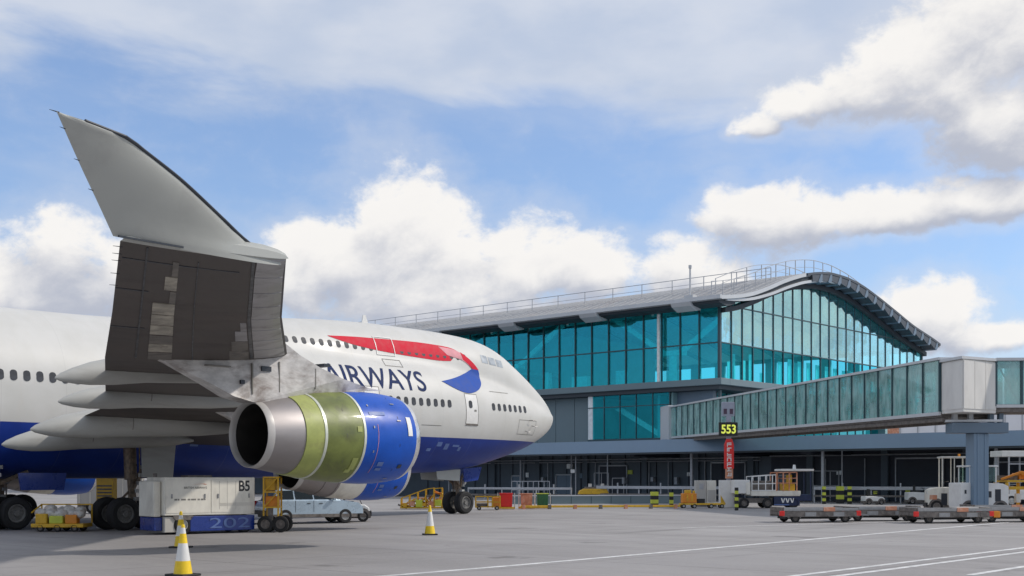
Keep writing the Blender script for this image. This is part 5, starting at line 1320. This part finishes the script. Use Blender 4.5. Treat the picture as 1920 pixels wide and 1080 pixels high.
for i, (x, w, h) in enumerate(((-0.8, 0.42, 0.34), (-0.3, 0.5, 0.26), (0.28, 0.42, 0.3))):
    P_(MB().box(x, x+w, -0.08, 0.3, 0.30, 0.32+h), 'crate', ('yellow', 'hivis', 'orange')[i], t, bevel=0.03)
m = MB()
for x in (-0.93, 0.0, 0.93): m.bar((x, 0.88, 0.3), (x, 0.88, 1.0), 0.045)
m.bar((-0.93, 0.88, 0.98), (0.93, 0.88, 0.98), 0.045).bar((-0.93, 0.88, 0.98), (-0.93, -0.05, 0.7), 0.04); P_(m, 'rail', 'yellow', t)
t = thing('yellow_cabinet', 'tall yellow slatted cabinet with striped base, behind the wing gear wheels', 'cabinet', (24.3, 43.3, 0), V)
m = MB().box(-0.33, 0.33, 0, 0.5, 0.95, 1.95); P_(m, 'cabinet', 'yellow', t, bevel=0.02)
for i in range(5): P_(MB().box(-0.28, 0.28, -0.02, 0.0, 1.1+0.13*i, 1.16+0.13*i), 'slat', 'grime', t)
for i in range(4): P_(MB().box(-0.28, 0.28, 0.02, 0.45, 0.15+0.2*i, 0.35+0.2*i), 'stripe_band', 'hivis' if i % 2 else 'black', t)
m = MB().box(-0.3, -0.1, -0.05, 0.4, 0.0, 0.5).box(0.1, 0.25, -0.05, 0.0, 0.05, 0.55); P_(m, 'leg_box', 'lamp', t)

def box_van(loc, rz, label):
    t = thing('box_van', label, 'van', loc, rz)
    P_(MB().box(-2.2, 1.3, -1.0, 1.0, 0.55, 2.45), 'cargo_box', 'warmgrey', t, bevel=0.04)
    P_(MB().prism([(1.32,0.45),(1.32,1.95),(1.9,1.9),(2.35,1.2),(2.7,1.05),(2.75,0.45)], 'y', -0.92, 0.92), 'cab', 'white', t, bevel=0.05)
    P_(MB().prism([(1.5,1.2),(1.5,1.8),(1.85,1.78),(2.2,1.2)], 'y', -0.93, 0.93), 'side_window', 'carglass', t)
    P_(MB().box(-2.2, 2.6, -0.9, 0.9, 0.35, 0.55), 'chassis', 'grime', t)
    for x in (-1.4, 1.95): 
        for s in (-1, 1): wheel_obj(t, x, s*0.86, 0.36, 0.22)
    for i in range(6): P_(MB().box(-2.1+0.58*i, -2.06+0.58*i, -1.015, -0.995, 0.6, 2.4), 'rib', 'cream', t)
    return t
box_van((35.3, 61.0, 0), V+R(6), 'pale grey box van seen under the belly, behind the wing gear')

# --- group of equipment by the nose gear
t = thing('maintenance_steps', 'cluttered yellow tubular maintenance steps left of the nose gear', 'steps', (52.95, 55.2, 0), V)
m = MB(); random.seed(11)
for i in range(6):
    x = -1.45+0.52*i; h = 0.45+0.19*i if i < 5 else 1.25
    for y in (0, 0.5, 1.0): m.bar((x, y, 0.12), (x, y, min(1.35, h+0.25)), 0.05)
    m.bar((x, 0, h*0.8), (x, 1.0, h*0.8), 0.05)
    if i: 
        for y in (0, 0.5, 1.0): m.bar((x-0.52, y, min(1.35, h+0.06)), (x, y, min(1.35, h+0.25)), 0.045).bar((x-0.52, y, 0.15), (x, y, h*0.8), 0.04).bar((x-0.52, y, h*0.5), (x, y, 0.2), 0.035)
P_(m, 'frame', 'yellow', t)
for i in range(5): P_(MB().box(-1.4+0.52*i, -0.98+0.52*i, 0.0, 1.0, 0.34+0.17*i, 0.38+0.17*i), 'tread', 'grime' if i % 2 else 'orange', t)
for i in range(7):
    x = -1.3+0.4*i; P_(MB().box(x, x+0.22+0.1*(i % 3), -0.1, 0.15, 0.12+0.08*(i % 2), 0.4+0.1*(i % 3)), 'chock', ('yellow', 'terra', 'hivis')[i % 3], t, bevel=0.02)
P_(MB().box(-1.5, 1.3, -0.05, 1.05, 0.05, 0.14), 'base_frame', 'yellow', t)
random.seed(3)
for i in range(26):
    x = random.uniform(-1.4, 1.2); z = random.uniform(0.15, 0.3+0.28*(x+1.5)); y = random.uniform(-0.15, 0.9); a = random.uniform(-0.3, 0.3); b = random.uniform(-0.25, 0.25)
    P_(MB().bar((x-a, y, z), (x+a, y+0.1, z+b), random.uniform(0.04, 0.13)), 'stowed_bar', random.choice(('yellow', 'yellow', 'hivis', 'terra', 'orange', 'sack', 'grime')), t)
t = thing('yellow_cage_trolley', 'yellow rail-sided trolley just right of the nose gear', 'trolley', (54.0, 50.6, 0), V+R(3))
m = MB()
for x in (-0.75, 0.0, 0.28, 0.75):
    for y in (0, 0.9): m.bar((x, y, 0.15), (x, y, 0.86), 0.06)
for z in (0.2, 0.5, 0.84): m.bar((-0.75, 0, z), (0.75, 0, z), 0.06).bar((-0.75, 0.9, z), (0.75, 0.9, z), 0.06).bar((-0.75, 0, z), (-0.75, 0.9, z), 0.06).bar((0.75, 0, z), (0.75, 0.9, z), 0.06)
P_(m, 'frame', 'yellow', t); P_(MB().box(0.3, 0.72, 0.05, 0.8, 0.22, 0.78), 'box', 'orange', t, bevel=0.02); P_(MB().box(-0.7, 0.0, 0.1, 0.8, 0.22, 0.42), 'box', 'grime', t)
for x in (-0.55, 0.55): wheel_obj(t, x, 0.0, 0.13, 0.1); wheel_obj(t, x, 0.9, 0.13, 0.1)
def bin_(loc, label, mt, name, w=0.8, h=0.98):
    t = thing(name, label, 'bin', loc, V+R(2), 'bins in a row by the nose gear')
    P_(MB().prism([(-w/2+.03,0.16),(-w/2,h),(w/2,h),(w/2-.03,0.16)], 'y', 0, 0.7), 'body', mt, t, bevel=0.03)
    P_(MB().box(-w/2-0.03, w/2+0.03, -0.03, 0.73, h, h+0.05), 'rim', 'hivis' if mt == 'green' else mt, t, bevel=0.01)
    for s in (-1, 1): P_(MB().box(s*(w/2+0.13)-0.03, s*(w/2+0.13)+0.03, -0.02, 0.04, 0.1, h+0.06), 'post', 'sack', t)
    P_(MB().box(-w/2-0.15, w/2+0.15, -0.04, 0.6, 0.04, 0.15), 'pallet', 'yellow', t)
    for x in (-0.25, 0, 0.25): P_(MB().box(x-0.02, x+0.02, -0.03, 0.0, 0.25, h-0.1), 'rib', mt, t)
    return t
bin_((56.1, 51.0, 0), 'bright red bin right of the yellow trolley', 'red', 'waste_bin')
bin_((57.6, 50.6, 0), 'faded orange and white panelled bin between the red and the green bins', 'terra', 'waste_bin', 0.74, 0.95)
bin_((58.7, 50.2, 0), 'dark green bin at the right-hand end of the bin row', 'green', 'waste_bin', 0.72, 0.95)
t = thing('yellow_ground_rail', 'long low yellow guard rail lying across the stand head', 'guard rail', (57.0, 50.6, 0), math.atan2(44.2-50.6, 65.4-57.0))
Lr = math.hypot(8.4, 6.4)
P_(MB().box(0, Lr, -0.08, 0.08, 0.10, 0.24), 'rail', 'yellow', t, bevel=0.02)
for i in range(7): P_(MB().box(0.1+i*Lr/6.3, 0.3+i*Lr/6.3, -0.12, 0.12, 0, 0.27), 'foot', 'grime' if i % 2 else 'terra', t)

# orange machine, striped posts, beige cabinet on a yellow flat trolley
t = thing('orange_compressor', 'bright orange wheeled machine on a yellow drawbar trolley', 'compressor', (66.4, 44.1, 0), V)
P_(MB().box(-0.5, 0.45, 0, 0.8, 0.35, 0.98), 'body', 'orange', t, bevel=0.05); P_(MB().box(-0.3, 0.1, 0.1, 0.6, 0.98, 1.2).box(0.2, 0.36, 0.1, 0.3, 0.98, 1.15), 'engine_hood', 'yellow', t, bevel=0.03)
P_(MB().box(-0.62, 2.3, -0.02, 0.8, 0.22, 0.33), 'trolley_bed', 'yellow', t, bevel=0.01); P_(MB().box(0.55, 1.0, 0.1, 0.7, 0.33, 0.62), 'battery', 'black', t)
for x in (-0.4, 0.3, 1.4, 2.1): wheel_obj(t, x, 0.0, 0.14, 0.1); wheel_obj(t, x, 0.78, 0.14, 0.1)
for x in (-0.2, 0.1): P_(MB().box(x, x+0.08, -0.02, 0.0, 0.45, 0.9), 'louvre', 'yellow', t)
def striped_post(loc, label, h=1.3, w=0.24, n=6, grp='black and yellow striped posts'):
    t = thing('striped_post', label, 'bollard', loc, V, grp)
    for i in range(n): P_(MB().box(-w/2, w/2, -w/2, w/2, i*h/n, (i+1)*h/n-0.002), 'band', 'black' if i % 2 == 0 else 'hivis', t)
    return t
striped_post((67.2, 47.5, 0), 'squat striped block left of the orange machine', 1.05, 0.5, 4)
striped_post((67.9, 46.6, 0), 'thin striped post between the squat striped block and the orange machine', 1.0, 0.26, 4)
striped_post((63.74, 38.96, 0), 'striped post standing in front of the stand number sign', 1.4, 0.2, 7)
striped_post((84.49, 43.93, 0), 'striped post right of the lattice-sided vehicle, first of three', 1.35, 0.24, 6)
striped_post((87.17, 43.95, 0), 'wide striped post, middle one of the three by the barrier', 1.35, 0.5, 4)
striped_post((85.8, 42.47, 0), 'striped post, last of the three, nearest the white cart', 1.35, 0.26, 6)
striped_post((90.5, 42.6, 0), 'short striped post at the barrier, behind the small white cart', 1.2, 0.26, 5)
striped_post((93.4, 41.2, 0), 'short striped post at the barrier, behind the low white tractor', 1.3, 0.3, 5)
t = thing('beige_cabinet', 'plain beige equipment cabinet left of the white sign base', 'cabinet', (71.0, 45.8, 0), V)
P_(MB().box(-0.72, 0.0, 0, 0.9, 0.2, 1.82), 'body', 'warmgrey', t, bevel=0.03); P_(MB().box(0.02, 0.68, 0.02, 0.9, 0.2, 1.82), 'body', 'cream', t, bevel=0.03)
P_(MB().box(-0.5, -0.2, -0.015, 0.0, 1.2, 1.6), 'notice', 'galv', t); P_(MB().box(-0.75, 0.7, -0.02, 0.95, 0.0, 0.19), 'plinth', 'grime', t)
for s in (-0.68, 0.08): P_(MB().box(s, s+0.55, -0.012, 0.0, 0.35, 1.15), 'panel', 'warmgrey', t)

# --- stand number sign with docking signal
t = thing('stand_number_sign', 'black sign reading 553 in yellow under a grey signal box, red panel below', 'sign', (69.3, 43.0, 0), V)
P_(MB().box(-0.52, 0.55, 0, 0.7, 0.0, 1.84), 'base_cabinet', 'white', t, bevel=0.02)
m = MB().prism([(-0.50,0.25),(-0.50,0.85),(-0.15,0.25)], 'y', -0.012, -0.003); P_(m, 'hazard_corner', 'yellow', t)
P_(MB().box(-0.06, 0.2, 0.1, 0.3, 1.84, 7.0), 'post', 'housegrey', t)
P_(MB().box(-0.18, 0.32, -0.05, 0.1, 1.95, 3.0), 'glyph_panel', 'terra', t, bevel=0.02)
P_(MB().prism([(-0.27,2.6),(-0.27,4.2),(-0.12,4.6),(0.24,4.6),(0.37,4.2),(0.37,2.6)], 'y', -0.09, 0.06), 'glyph_panel', 'red', t, bevel=0.02)
random.seed(5)
for i in range(7):
    z = 2.1+0.33*i
    for (a, b, c, d) in random.sample([(0,.3,.2,.26),(0,.06,0,.24),(.24,.3,0,.24),(0,.3,.1,.15),(.1,.16,0,.24),(0,.3,0,.05)], 3):
        P_(MB().box(-0.1+a, -0.1+b, -0.105, -0.088, z+c, z+d), 'glyph_stroke', 'lamp' if z > 3.1 else 'lamp', t)
P_(MB().box(-0.62, 0.62, -0.10, 0.14, 4.80, 5.70), 'number_box', 'signblack', t, bevel=0.02)
text_obj('digits', '553', 0.56, (0.0, -0.112, 4.97), (1, 0, 0), (0, 0, 1), 'signyellow', t, sx=0.85, bold=0.02, center=True)
P_(MB().box(-0.42, 0.42, -0.05, 0.2, 6.1, 7.05).box(-0.12, 0.2, -0.05, 0.2, 5.70, 6.1), 'signal_box', 'housegrey', t, bevel=0.02)
for x in (-0.2, 0.2): P_(MB().box(x-0.11, x+0.11, -0.07, -0.04, 6.25, 6.6), 'signal_lens', 'lens', t)

# --- lattice-sided vehicle
t = thing('lattice_sided_vehicle', 'navy and white airfield vehicle with open white and orange lattice sides and a raised roof', 'airfield vehicle', (70.0, 40.3, 0), V)
P_(MB().box(-1.2, 2.05, 0, 1.9, 0.80, 1.14), 'deck', 'cream', t, bevel=0.03)
P_(MB().box(0.3, 2.0, 0.0, 1.8, 0.16, 0.78), 'skirt', 'navy', t, bevel=0.03)
P_(MB().box(-2.1, 0.25, 0.2, 1.7, 0.36, 0.66), 'chassis', 'grime', t)
P_(MB().box(-2.3, -1.25, 0.1, 1.8, 0.95, 1.86), 'engine_housing', 'white', t, bevel=0.05)
P_(MB().box(-1.5, -1.25, 0.0, 1.9, 0.9, 1.7), 'bulkhead', 'cream', t)
m = MB()
for x in (-1.15, -0.72, -0.25, 0.2, 0.42):
    for y in (0.0, 1.8): m.bar((x, y, 1.14), (x, y, 2.1+0.12*(x+1.15)/1.6), 0.055)
for y in (0.0, 1.8): m.bar((-1.15, y, 2.08), (0.42, y, 2.2), 0.06).bar((-1.15, y, 1.6), (0.42, y, 1.62), 0.05).bar((-1.15, y, 1.17), (0.42, y, 1.17), 0.06)
P_(m, 'lattice', 'lamp', t)
m = MB()
for x in (0.45, 0.92, 1.3, 1.8):
    for y in (0.0, 1.8): m.bar((x, y, 1.14), (x, y, 2.36), 0.07)
for y in (0.0, 1.8): m.bar((0.45, y, 2.34), (1.8, y, 2.36), 0.07).bar((0.45, y, 1.65), (1.8, y, 1.65), 0.06).bar((0.92, y, 1.95), (1.8, y, 1.98), 0.05)
P_(m, 'lattice', 'terra', t)
P_(MB().box(1.0, 1.75, 0.3, 1.5, 1.14, 1.6).box(1.35, 1.6, 0.5, 1.2, 1.6, 2.2), 'seat_box', 'yellow', t, bevel=0.03); P_(MB().box(-1.0, 0.3, 0.7, 1.6, 1.14, 1.8), 'cargo', 'grime', t, bevel=0.03)
P_(MB().box(0.75, 2.9, -0.1, 1.95, 2.44, 2.58), 'roof', 'white', t, bevel=0.03)
P_(MB().bar((2.7, 0.0, 0.9), (2.7, 0.0, 2.44), 0.06).bar((2.7, 1.8, 0.9), (2.7, 1.8, 2.44), 0.06).box(2.0, 2.75, 0.0, 1.8, 0.5, 0.9), 'front_frame', 'navy', t)
P_(MB().cyl((1.75, 0.5, 2.58), (1.75, 0.5, 2.86), 0.12, 0.08, n=12), 'beacon', 'lamp', t)
for i in range(3): P_(MB().prism([(0.75+0.3*i,0.66),(0.83+0.3*i,0.66),(0.93+0.3*i,0.36),(0.85+0.3*i,0.36)], 'y', -0.015, -0.002), 'logo_stroke', 'lamp', t); P_(MB().prism([(1.02+0.3*i,0.66),(0.96+0.3*i,0.66),(0.88+0.3*i,0.36),(0.94+0.3*i,0.36)], 'y', -0.015, -0.002), 'logo_stroke', 'lamp', t)
P_(MB().box(0.3, 1.3, -0.02, -0.001, 0.2, 0.26), 'stripe', 'paleblue', t)
for x in (-1.65, -0.1, 1.6): wheel_obj(t, x, 0.12, 0.34, 0.24, rim='grime'); wheel_obj(t, x, 1.7, 0.34, 0.24, rim='grime')

# --- yellow loader frame and the high white stairs at the right edge
t = thing('yellow_loader', 'yellow portal-framed container loader at the right edge of the picture', 'loader', (68.9, 24.0, 0), V)
m = MB()
for x in (-0.62, 0.68, 1.9):
    for y in (0, 1.6): m.box(x-0.08, x+0.08, y-0.08, y+0.08, 0.25, 1.72)
for y in (0, 1.6): m.box(-0.62, 1.9, y-0.07, y+0.07, 1.32, 1.5)
m.box(-0.7, 2.0, -0.1, 1.7, 0.25, 0.4); P_(m, 'portal_frame', 'yellow', t, bevel=0.02)
P_(MB().box(-0.62, 1.9, -0.05, 1.65, 1.74, 1.86), 'deck', 'yellow', t)
P_(MB().bar((-0.9, 0.1, 1.9), (0.2, 0.1, 2.3), 0.12).bar((0.1, 0.1, 2.3), (1.8, 0.1, 2.15), 0.14).bar((0.1, 0.1, 2.3), (0.9, 0.1, 1.86), 0.1).box(0.2, 1.9, 0.3, 1.3, 1.9, 2.25), 'lift_arm', 'orange', t, bevel=0.02)
P_(MB().box(-0.9, 0.1, 0.3, 1.2, 1.87, 2.12), 'hydraulic_pack', 'grime', t)
P_(MB().box(0.0, 0.25, 0.2, 0.5, 0.6, 1.1), 'white_can', 'lamp', t)
for x in (-0.4, 1.5): wheel_obj(t, x, 0.0, 0.26, 0.2, rim='grime'); wheel_obj(t, x, 1.6, 0.26, 0.2, rim='grime')
t = thing('white_high_stairs', 'tall white roofed boarding stairs behind the yellow loader', 'boarding stairs', (84.6, 29.0, 0), V)
P_(MB().box(-1.6, 1.7, -0.1, 2.0, 3.45, 3.85), 'canopy_roof', 'white', t, bevel=0.03)
m = MB()
for x in (-1.1, 0.4, 1.6):
    for y in (0, 1.8): m.bar((x, y, 0.9), (x, y, 3.45), 0.09)
m.bar((-1.1, 0, 2.95), (0.9, 0, 2.95), 0.07).bar((-1.1, 0, 1.95), (1.6, 0, 1.95), 0.07).bar((0.9, 0, 2.4), (0.9, 0, 3.45), 0.06)
P_(m, 'frame', 'galv', t)
P_(MB().box(-1.4, 2.2, 0, 1.8, 0.5, 1.2), 'chassis', 'white', t, bevel=0.05)
for i in range(8): P_(MB().box(-1.3+0.3*i, -1.0+0.3*i, 0.2, 1.6, 1.25+0.14*i, 1.3+0.14*i), 'tread', 'galv', t)
for x in (-0.9, 1.5): wheel_obj(t, x, 0.1, 0.4, 0.25); wheel_obj(t, x, 1.7, 0.4, 0.25)

# --- flat container dollies
DOLLY = None
def make_dolly():
    t = thing('container_dolly', 'flat grey roller dolly with red corner stops, farthest left of the line', 'dolly', (0, 0, 0), 0, 'flat dollies coupled in a line')
    m = MB()
    for y in (-0.78, 0.78): m.box(-1.75, 1.75, y-0.05, y+0.05, 0.26, 0.50)
    for x in (-1.7, -0.6, 0.6, 1.7): m.box(x-0.05, x+0.05, -0.73, 0.73, 0.34, 0.48)
    P_(m, 'frame', 'grime', t)
    for i in range(15): P_(MB().cyl((-1.55+i*0.22, -0.7, 0.55), (-1.55+i*0.22, 0.7, 0.55), 0.045, n=8), 'roller', 'steel', t, smooth=True)
    for x in (-1.45, -0.75, -0.1, 0.55, 1.2): P_(MB().box(x, x+0.5, -0.845, -0.83, 0.28, 0.46), 'side_plate', 'steel' if x in (-0.75, 0.55) else 'grime', t)
    P_(MB().box(-1.5, 1.5, -0.55, 0.55, 0.16, 0.28), 'underframe', 'black', t)
    for y in (-0.78, 0.78): P_(MB().box(-1.72, 1.72, y-0.035, y+0.035, 0.52, 0.64), 'side_rail', 'steel', t, bevel=0.01)
    for x in (-1.72, 1.72):
        P_(MB().box(x-0.05, x+0.05, -0.75, 0.75, 0.5, 0.68), 'end_rail', 'grime', t, bevel=0.01)
    for (x, y) in ((-1.8, -0.8), (1.72, -0.8)): P_(MB().box(x-0.11, x+0.11, y-0.05, y+0.05, 0.30, 0.52), 'corner_stop', 'red', t, bevel=0.02)
    P_(MB().box(0.1, 0.62, -0.86, -0.80, 0.50, 0.68), 'release_pedal', 'terra', t, bevel=0.01)
    for x in (-1.15, 1.15):
        P_(MB().box(x-0.3, x+0.3, -0.6, 0.6, 0.2, 0.34), 'axle', 'steel', t)
        for y in (-0.68, 0.68): wheel_obj(t, x, y, 0.2, 0.16, rim='grime')
    P_(MB().bar((1.75, 0, 0.36), (2.55, 0, 0.3), 0.07).bar((1.75, -0.3, 0.36), (2.2, 0, 0.34), 0.05).bar((1.75, 0.3, 0.36), (2.2, 0, 0.34), 0.05), 'drawbar', 'steel', t)
    return t
D0_ = make_dolly(); D0_.location = (48.9, 25.9, 0); D0_.rotation_euler = (0, 0, R(-40))
bpy.context.view_layer.update()
for (loc, rz, lab) in (((52.4, 24.6, 0), R(-44), 'flat grey dolly with orange pedal, second from the left of the dolly line'),
                       ((51.9, 21.2, 0), R(-38), 'flat grey dolly with dark wheels below the white tractors'),
                       ((55.0, 19.6, 0), R(-41), 'flat grey dolly at the right edge, below the yellow loader'),
                       ((59.5, 21.5, 0), R(-44), 'flat grey dolly farthest back, behind the right-hand dollies')):
    dup(D0_, loc, rz, lab)
t = thing('dolly_brake_box', 'grimy grey box with vents standing between two dollies, in front of the cab tractor', 'equipment box', (53.0, 20.4, 0), V)
P_(MB().box(-0.75, 0.75, 0, 0.8, 0.14, 0.68), 'body', 'warmgrey', t, bevel=0.03)
for (x0, x1, z0, z1) in ((-0.45,-0.15,0.36,0.44), (0.05,0.25,0.3,0.52), (-0.7,-0.55,0.16,0.4)): P_(MB().box(x0, x1, -0.015, 0.0, z0, z1), 'vent', 'edgedark', t)
P_(MB().box(0.9, 1.2, -0.05, 0.3, 0.22, 0.5), 'orange_case', 'orange', t, bevel=0.03)

# --- low wall, crash barrier, railings and gear beneath the canopy
t = thing('low_concrete_wall', 'long low grey-green wall with a white top between the bins and the undercroft', 'low wall', (70.0, 60.2, 0), math.atan2(54.0-60.2, 78.6-70.0))
Lw = math.hypot(8.6, 6.2)
P_(MB().box(-2.5, Lw+1.5, 0, 0.25, 0, 0.60), 'wall', 'tealgrey', t); P_(MB().box(-2.5, Lw+1.5, -0.04, 0.28, 0.60, 0.68), 'coping', 'fascia', t)
for i in range(9): P_(MB().box(-2.3+i*1.6, -2.25+i*1.6, -0.012, 0.0, 0.02, 0.58), 'joint', 'mullion', t)
def barrier(p, q, label, z0=1.0, z1=1.28, n=8):
    p, q = Vector(p), Vector(q); d = q-p
    t = thing('crash_barrier', label, 'barrier', (p.x, p.y, 0), math.atan2(d.y, d.x), 'crash barriers in front of the undercroft')
    L_ = d.length
    P_(MB().box(0, L_, -0.05, 0.05, z0, z1), 'beam', 'galv', t, bevel=0.02); P_(MB().box(0, L_, -0.02, 0.05, z0-0.55, z0-0.4), 'beam', 'grime', t)
    for i in range(n+1): P_(MB().box(i*L_/n-0.05, i*L_/n+0.05, 0.05, 0.16, 0, z1+(0.28 if i % 2 else 0)), 'post', 'galv', t)
    return t
barrier((84.5, 66.0, 0), (87.0, 54.0, 0), 'grey crash barrier behind the low grey-green wall', 1.05, 1.3, 6)
barrier((87.6, 46.4, 0), (92.0, 34.0, 0), 'grey crash barrier behind the three striped posts', 1.05, 1.32, 6)
barrier((80.5, 78.0, 0), (84.0, 68.5, 0), 'grey crash barrier behind the green bin', 0.95, 1.15, 6)
def rail_frame(loc, rz, w, h, label, n=3):
    t = thing('safety_railing', label, 'railing', loc, rz, 'galvanised railings by the undercroft')
    m = MB()
    for i in range(n): m.bar((-w/2+w*i/(n-1), 0, 0), (-w/2+w*i/(n-1), 0, h), 0.07)
    for z in (h, h*0.52): m.bar((-w/2, 0, z), (w/2, 0, z), 0.07)
    P_(m, 'frame', 'galv', t); return t
rail_frame((93.0, 70.0, 0), V, 1.1, 2.0, 'small square railing under the canopy, right of the yellow cart', 2)
rail_frame((92.85, 71.9, 0), V, 1.4, 2.5, 'taller railing gate under the canopy, above the yellow cart', 3)
rail_frame((94.2, 48.8, 0), V, 2.2, 2.6, 'tall railing behind the three striped posts', 4)
rail_frame((86.5, 75.5, 0), V, 3.6, 1.7, 'long railing behind the green bin', 8)
t = thing('yellow_low_cart', 'low yellow cart parked beneath the canopy beyond the low wall', 'cart', (84.2, 66.0, 0), V)
P_(MB().prism([(-1.4,0.55),(-1.3,0.85),(-0.9,1.05),(1.1,1.05),(1.35,0.55)], 'y', 0, 1.4), 'body', 'yellow', t, bevel=0.05); P_(MB().box(-0.8, 1.0, 0.2, 1.2, 1.05, 1.22), 'seat', 'grime', t)
P_(MB().box(-0.5, -0.2, 0.2, 0.5, 1.22, 1.5).box(0.6, 0.9, 0.2, 0.5, 1.22, 1.5), 'headrest', 'sack', t, bevel=0.03); P_(MB().box(-1.2, 1.2, 0.1, 1.3, 0.3, 0.55), 'chassis', 'black', t)
for x in (-0.9, 0.9): wheel_obj(t, x, 0.05, 0.28, 0.2); wheel_obj(t, x, 1.35, 0.28, 0.2)
t = thing('floodlight_pole', 'thin grey pole with a small white floodlight under the canopy', 'light pole', (90.5, 73.2, 0), V)
P_(MB().cyl((0, 0, 0), (0, 0, 4.1), 0.05, n=8), 'pole', 'galv', t); P_(MB().box(-0.5, -0.1, -0.1, 0.1, 2.5, 2.85), 'lamp_head', 'lamp', t, bevel=0.03)
